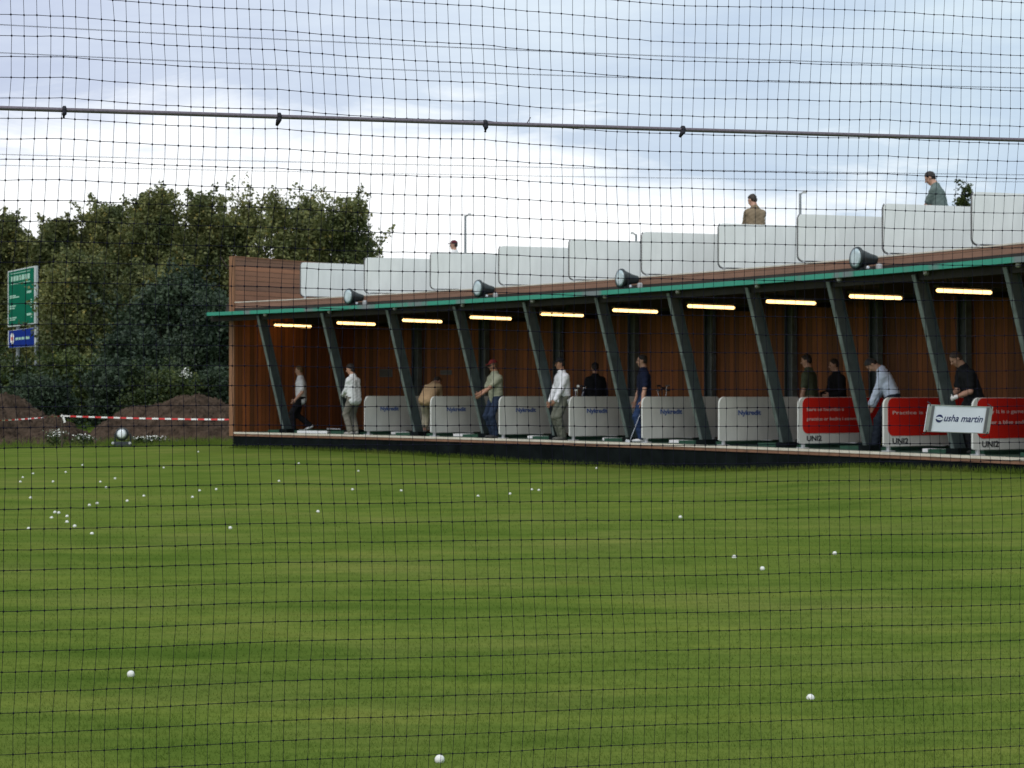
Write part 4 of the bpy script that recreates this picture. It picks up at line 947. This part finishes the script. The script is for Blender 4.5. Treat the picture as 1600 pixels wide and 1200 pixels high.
def person(px, d, base, az, label, lean=0, hip=.93, feet=((-.10, 0, 0, 0), (.10, 0, 0, 0)), hands=None, elbow=None, twist=0, roll=0, head=(0, 0), shirt=(.7, .7, .7), sleeve='short', pants=(.03, .03, .03), leg='long', shoe=(.7, .7, .7),
           hair=(.03, .02, .015), hairstyle='short', cap=None, glove=None, glasses=False, scale=1.0, curl=.6, sleeve_col=None, tuck=False, skin='skin', seed=0, tpos=None, palm=None):
    t = tpos if tpos is not None else t_at(px, d); p0 = W(t, d, base)
    H_ = np.array([0, -.02 - .20 * math.sin(R(lean)) * .8, hip]); up = np.array([math.sin(R(roll)), math.sin(R(lean)), math.cos(R(lean))]); up = unit(up)
    rt0 = unit(np.cross([0, 1, 0], up) if abs(up[1]) < .9 else [1, 0, 0]); rt0 = unit(np.array([1, 0, 0]) - up * up[0]); fw0 = np.cross(up, rt0)
    c_, s_ = math.cos(R(twist)), math.sin(R(twist)); rt = rt0 * c_ + fw0 * s_; fw = fw0 * c_ - rt0 * s_
    chest = H_ + up * .36; neck = H_ + up * .535; S = Field(.0075)
    # head
    hp, hy = R(head[0]), R(head[1]); hu = unit(up * (1 - .55 * abs(math.sin(R(lean)))) + np.array([0, 0, .55 * abs(math.sin(R(lean)))])); hf = unit(fw - hu * (fw @ hu)); hr = np.cross(hf, hu)
    hf, hr = hf * math.cos(hy) - hr * math.sin(hy), hr * math.cos(hy) + hf * math.sin(hy)
    hf, hu = hf * math.cos(hp) - hu * math.sin(hp), hu * math.cos(hp) + hf * math.sin(hp)
    hb = neck + unit(up * .6 + hu * .4) * .05; hc = hb + hu * .13 + hf * .018
    S.seg(neck - up * .04, hb + hu * .06, .062, .055, .03)
    S.ell(hc + hu * .028 - hf * .008, (.076, .094, .092), (hr, hf, hu), .02).ell(hc - hu * .048 + hf * .026, (.058, .066, .072), (hr, hf, hu), .03)
    S.ell(hc - hu * .098 + hf * .060, (.026, .022, .018), (hr, hf, hu), .02)                      # chin
    S.seg(hc + hf * .087 + hu * .008, hc + hf * .110 - hu * .030, .009, .014, .012)               # nose
    S.seg(hc + hf * .078 - hr * .035 + hu * .024, hc + hf * .078 + hr * .035 + hu * .024, .011, .011, .02)   # brow
    S.seg(hc + hf * .072 - hr * .018 - hu * .062, hc + hf * .072 + hr * .018 - hu * .062, .012, .012, .014)  # mouth
    for q in (-1, 1):
        S.ell(hc + hr * q * .076 - hf * .008 - hu * .008, (.011, .022, .032), (unit(hr + hf * q * -.3), hf, hu), .008)
        S.ell(hc + hr * q * .036 + hf * .064 - hu * .028, (.022, .02, .018), (hr, hf, hu), .02)    # cheeks
    # torso
    S.seg(H_ - up * .02 - rt0 * .06, chest - rt * .085, .098, .105, .06).seg(H_ - up * .02 + rt0 * .06, chest + rt * .085, .098, .105, .06)
    S.seg(chest - rt * .15 + up * .065, chest + rt * .15 + up * .065, .058, .058, .06).seg(chest + up * .08, neck, .085, .062, .06)
    sh = {-1: chest - rt * .182 + up * .062, 1: chest + rt * .182 + up * .062}
    Cc = Field(.0095); Tc = Field(.0095); G = None
    # legs
    knees = {}; L1, L2 = .44, .44
    Sh = []
    for q, (fx, fy, fz, tw) in zip((-1, 1), feet):
        hj = H_ + rt0 * q * .092 - np.array([0, 0, .03]); an = np.array([fx, fy, .085 + fz]); tw = R(tw)
        fd = np.array([-math.sin(tw), math.cos(tw), 0]); pit = min(fz * 5.0, .9)
        kn, an = ik(hj, an, L1, L2, fd + np.array([0, .15, 0])); fdp = fd * math.cos(pit) - np.array([0, 0, 1]) * math.sin(pit); fu = np.array([0, 0, 1]) * math.cos(pit) + fd * math.sin(pit)
        S.seg(hj, kn, .078, .054, .03).seg(kn, kn * .55 + an * .45, .052, .054, .03).seg(kn * .55 + an * .45, an, .052, .036, .02)
        S.seg(an - fu * .045 - fdp * .03, an - fu * .052 + fdp * .14, .03, .026, .02)
        if leg == 'long':
            Tc.seg(hj + up * .02, kn, .105, .083, .04).seg(kn, an + fu * .02 - fdp * .005, .081, .073, .03)
        else:
            f_ = {'short': .0, 'three': .62}[leg]; e_ = kn * (1 - f_) + an * f_ if f_ else kn + unit(kn - hj) * .02
            Tc.seg(hj + up * .02, kn, .108, .096, .04)
            if f_: Tc.seg(kn, e_, .092, .082, .03)
            if f_: pass
        B = Field(.0085); B.ell(an - fu * .052 + fdp * .055, (.046, .142, .036), (np.cross(fdp, fu), fdp, fu), .02).ell(an - fu * .035 - fdp * .025, (.043, .06, .05), (np.cross(fdp, fu), fdp, fu), .03)
        B.seg(an - fu * .073 - fdp * .06, an - fu * .073 + fdp * .165, .016, .015, .012).seg(an - fu * .03, an + fu * .012, .046, .044, .02)
        Sh.append(B); knees[q] = kn
    Tc.seg(H_ - rt0 * .065 + up * .0, H_ + rt0 * .065 + up * .0, .118, .118, .05).seg(H_ - rt0 * .06 + up * .07, H_ + rt0 * .06 + up * .07, .109, .109, .05)
    # arms
    hem = -.07 if not tuck else .06
    Cc.seg(H_ + up * hem - rt0 * .068, chest - rt * .088, .128, .128, .07).seg(H_ + up * hem + rt0 * .068, chest + rt * .088, .128, .128, .07)
    Cc.seg(chest - rt * .155 + up * .055, chest + rt * .155 + up * .055, .072, .072, .06)
    for q in (-1, 1): Cc.seg(chest + rt * q * .15 + up * .07, neck - up * .025, .055, .062, .04).seg(chest + up * .06, neck - up * .01, .10, .072, .05)
    if hands is None: hands = ((-.30, .03, .80), (.30, .03, .80))
    el = {}; wrists = {}
    for q, tg_, gq in zip((-1, 1), hands, (-1, 1)):
        tg_ = np.array(tg_, float); hint = np.array(elbow[0 if q < 0 else 1] if elbow else (q * .35, -1, -.1), float)
        e_, w_ = ik(sh[q], tg_, .30, .26, hint); el[q] = e_; wrists[q] = w_
        S.seg(sh[q], e_, .054, .043, .03).seg(e_, e_ * .6 + w_ * .4, .043, .042, .02).seg(e_ * .6 + w_ * .4, w_, .042, .029, .02)
        pm = (palm[0 if q < 0 else 1] if palm else (-q, .1, 0))
        gf_ = None
        if glove == q: gf_ = Field(.0065)
        hand(S, w_, w_ - e_, pm, -q if False else q, curl, None)
        if gf_ is not None:
            hand(None, w_, w_ - e_, pm, q, curl, gf_); gf_.seg(w_ - unit(w_ - e_) * .02, w_ + unit(w_ - e_) * .03, .036, .034, .012); G = gf_
        if sleeve == 'short': m_ = sh[q] * .28 + e_ * .72; Cc.seg(sh[q], m_, .071, .072, .04)
        else: Cc.seg(sh[q], e_, .070, .061, .04).seg(e_, w_ - unit(w_ - e_) * .015, .062, .05, .03)
    base_me = S.mesh('person')
    root = link('person', base_me, M[skin]); root.location = p0; root.scale = (scale,) * 3; root.rotation_euler = (0, 0, R(az - 90)); tag(root, label, 'person', None)
    nm = 'jacket' if sleeve == 'jacket' else 'shirt'
    link(nm, Cc.mesh(nm, .0042, seed + 1), cloth('cloth_%s' % nm, shirt), root)
    nm = 'trousers' if leg == 'long' else 'shorts'
    link(nm, Tc.mesh(nm, .0048, seed + 5), cloth('cloth_%s' % nm, pants), root)
    sm = mat('shoe_leather', shoe, .45, .1, 20)
    for B in Sh: link('shoe', B.mesh('shoe'), sm, root)
    if G is not None: link('glove', G.mesh('glove'), M['white'], root)
    hm = hairm('hair', hair); Hh = Field(.007); cut = unit(hf * .80 - hu * .62)
    if hairstyle == 'short':
        Hh.ell(hc + hu * .032 - hf * .010, (.083, .101, .099), (hr, hf, hu), .01, (cut, .035)); Hh.ell(hc - hf * .05 - hu * .01, (.072, .058, .068), (hr, hf, hu), .02)
    if hairstyle == 'bushy':
        Hh.ell(hc + hu * .036 - hf * .012, (.092, .110, .108), (hr, hf, hu), .01, (cut, .04)); Hh.ell(hc - hf * .055 - hu * .03, (.08, .062, .078), (hr, hf, hu), .02)
    link('hair', Hh.mesh('hair', .004, seed), hm, root)
    if cap is not None:
        Cp = Field(.007); Cp.ell(hc + hu * .040 - hf * .008, (.090, .106, .100), (hr, hf, hu), .01, (-hu, -.012)); bd = unit(hf - hu * .12)
        Cp.ell(hc + hu * .052 + bd * .105, (.075, .085, .009), (hr, bd, np.cross(hr, bd)), .012); link('cap', Cp.mesh('cap'), cloth('cloth_cap', cap), root)
    for q in (-1, 1):
        mb = MB(); c = hc + hf * .083 + hr * q * .033 + hu * .002
        mb.lathe(c, hf, [(-.006, .006), (0, .013), (.005, .010), (.007, .003)], 8); mb.build('eye', M['eye'], root, True)
    if glasses:
        mb = MB()
        for q in (-1, 1): mb.box(tuple(hc + hf * .098 + hr * q * .034 + hu * .004), (.05, .05, .036)); mb.tube([hc + hf * .1 + hr * q * .06 + hu * .01, hc + hr * q * .083 + hu * .008], .004, 5)
        mb.build('sunglasses', M['black'], root)
    mb = MB(); mb.tube([hc + hf * .083 - hr * .022 - hu * .062, hc + hf * .088 - hu * .06, hc + hf * .083 + hr * .022 - hu * .062], [.004, .006, .004], 6); mb.build('mouth', M['lips'], root)
    return root, wrists, p0

FL = FLOOR + .0
ST = ((-.11, .02, 0, 8), (.11, .0, 0, -8))
# heading az: 0 = picture right, 90 = away from the camera, 180 = picture left
person(469, 1.1, FL, 195, 'man in pale T-shirt, black trousers and white shoes walking by the end wall', 2, .92, ((-.09, .20, 0, 4), (.09, -.26, .09, -4)), ((-.25, .16, .86), (.22, .02, .78)), None, 0, 0, (4, -10),
       (.76, .74, .76), 'short', (.012, .012, .014), 'long', (.8, .8, .8), (.12, .07, .03), 'short', seed=1)
person(552, .2, FL, 140, 'man in white long-sleeved shirt and grey trousers seen from behind, hands joined', 6, .93, ((-.12, 0, 0, 5), (.12, .03, 0, -12)), ((-.05, .34, .98), (.07, .35, .94)), None, 10, 0, (12, 25),
       (.70, .72, .74), 'long', (.17, .16, .135), 'long', (.30, .29, .27), (.014, .011, .01), 'bushy', seed=2, palm=((1, -.3, 0), (-1, -.3, 0)))
person(671, .72, FL, 68, 'man in tan shirt and beige cropped trousers bending forward', 50, .90, ((-.15, .02, 0, 8), (.15, .03, 0, -8)), ((-.09, .62, .62), (.06, .66, .58)), None, -8, 0, (30, 0),
       (.42, .29, .17), 'short', (.47, .42, .31), 'three', (.18, .17, .14), (.025, .016, .012), 'short', seed=3, palm=((1, 0, 0), (-1, 0, 0)), tuck=False)
person(773, .33, FL, 212, 'man in khaki T-shirt, jeans, red cap and sunglasses', 3, .93, ((-.14, .06, 0, 10), (.13, -.03, 0, -10)), ((-.08, .40, .98), (.10, .36, 1.0)), None, 0, 0, (6, -14),
       (.30, .31, .23), 'short', (.022, .034, .065), 'long', (.05, .05, .05), (.10, .05, .03), 'short', (.15, .022, .02), glasses=True, scale=1.02, seed=4, palm=((1, 0, .2), (-1, 0, .2)), skin='skin_tan')
person(878, .28, FL, 205, 'man in white shirt, dark cap and olive grey trousers', 4, .94, ((-.13, .04, 0, 6), (.12, -.03, 0, -8)), ((-.17, .28, .80), (.22, .20, .78)), None, 0, 0, (3, -10),
       (.74, .75, .80), 'long', (.125, .13, .105), 'long', (.10, .10, .09), (.02, .016, .014), 'short', (.015, .016, .02), scale=1.02, seed=5, skin='skin_tan')
person(930, 3.4, FL, 95, 'man in black jacket seen from behind at the back of the bay', 2, .93, ST, ((-.30, .08, .82), (.30, .10, .82)), None, 0, 0, (8, 0), (.014, .015, .018), 'jacket', (.02, .02, .024), 'long', (.03, .03, .03), (.02, .015, .012), 'short', (.02, .02, .022), seed=6)
_, wr7, p7 = person(1005, .6, FL, 186, 'man in navy polo shirt, jeans and white shoes holding a golf club', 2, .94, ((-.15, .07, 0, 6), (.12, -.04, 0, -6)), ((-.33, .08, .80), (.27, .12, .80)), None, 0, 0, (3, -6),
       (.012, .017, .042), 'short', (.022, .042, .105), 'long', (.78, .78, .78), (.016, .012, .01), 'short', scale=1.04, seed=7)
person(1264, 2.7, FL, 150, 'man in an olive T-shirt behind the first red screen, half turned away', 4, .93, ST, ((-.31, .06, .80), (.30, .04, .80)), None, 0, 0, (6, 10), (.075, .088, .055), 'short', (.18, .14, .10), 'long', (.1, .1, .1), (.022, .016, .012), 'short', scale=1.04, seed=8)
person(1308, 3.4, FL, 205, 'man in black shirt standing beside the man in olive T-shirt', 6, .92, ST, ((-.16, .30, 1.0), (.16, .30, 1.0)), None, 0, 0, (8, -20), (.013, .013, .015), 'long', (.02, .02, .022), 'long', (.03, .03, .03), (.03, .02, .015), 'short', scale=1.0, seed=9)
person(1388, .8, FL, 158, 'man in pale blue long-sleeved shirt bending over with arms hanging', 24, .92, ((-.14, .22, 0, 8), (.14, .24, 0, -8)), ((-.14, .32, .70), (.12, .32, .68)), None, 6, 0, (45, 8),
       (.56, .63, .78), 'long', (.016, .022, .034), 'long', (.22, .13, .10), (.02, .016, .014), 'short', scale=1.04, seed=10, tuck=True, palm=((1, 0, 0), (-1, 0, 0)))
person(1515, .75, FL, 192, 'man in black polo shirt with white glove, above the hanging tag', 22, .93, ((-.16, .04, 0, 8), (.16, .0, 0, -8)), ((-.16, .33, .93), (.02, .36, .90)), None, 0, 0, (20, -8),
       (.012, .013, .015), 'short', (.014, .015, .018), 'long', (.04, .04, .045), (.05, .03, .02), 'short', glove=-1, scale=1.04, seed=11, palm=((1, 0, 0), (-1, 0, 0)))
DK = DECK
person(710, 4.0, DK, 120, 'person in a maroon cap and white shirt mostly hidden behind the upper screens', 2, .93, ST, None, None, 0, 0, (0, 60), (.78, .78, .78), 'short', (.05, .05, .06), 'long', (.1, .1, .1), (.03, .02, .02), 'short', (.10, .02, .03), scale=.95, seed=12)
person(1180, 1.9, DK, 112, 'man in a brown shirt on the upper deck, seen from behind', 5, .93, ST, ((-.12, .34, .88), (.10, .36, .86)), None, 0, 0, (16, 18), (.23, .175, .115), 'long', (.05, .05, .06), 'long', (.1, .1, .1), (.032, .022, .015), 'short', scale=1.0, seed=13)
person(1467, 1.8, DK, 150, 'man in grey-green T-shirt leaning forward on the upper deck', 13, .93, ST, ((-.06, .42, .76), (.08, .42, .74)), None, 0, 0, (18, 10), (.125, .165, .155), 'short', (.035, .035, .045), 'long', (.1, .1, .1), (.02, .014, .012), 'short', scale=.98, seed=14, palm=((1, 0, 0), (-1, 0, 0)))
# the golf club in the hand of the man in navy
D7 = p7.y - .25
gcl = empty('golf_club', at(1003, 640, D7)); tag(gcl, 'golf club held downwards by the man in the navy polo shirt', 'golf club')
a = Vector((0, 0, 0)); b = at(984, 684, D7 - .05) - at(1003, 640, D7); b.z = FLOOR + .03 - at(1003, 640, D7).z
mb = MB(); mb.tube([a + (a - b).normalized() * .12, a.lerp(b, .16)], [.015, .012], 8); mb.build('grip', M['black'], gcl)
mb = MB(); mb.tube([a.lerp(b, .15), b], [.008, .006], 8); mb.build('shaft', M['chrome'], gcl)
mb = MB(); mb.box(b + Vector((-.04, 0, .0)), (.11, .03, .055), Matrix.Rotation(.25, 3, 'Y'), 0, .8); mb.build('club_head', M['chrome'], gcl)
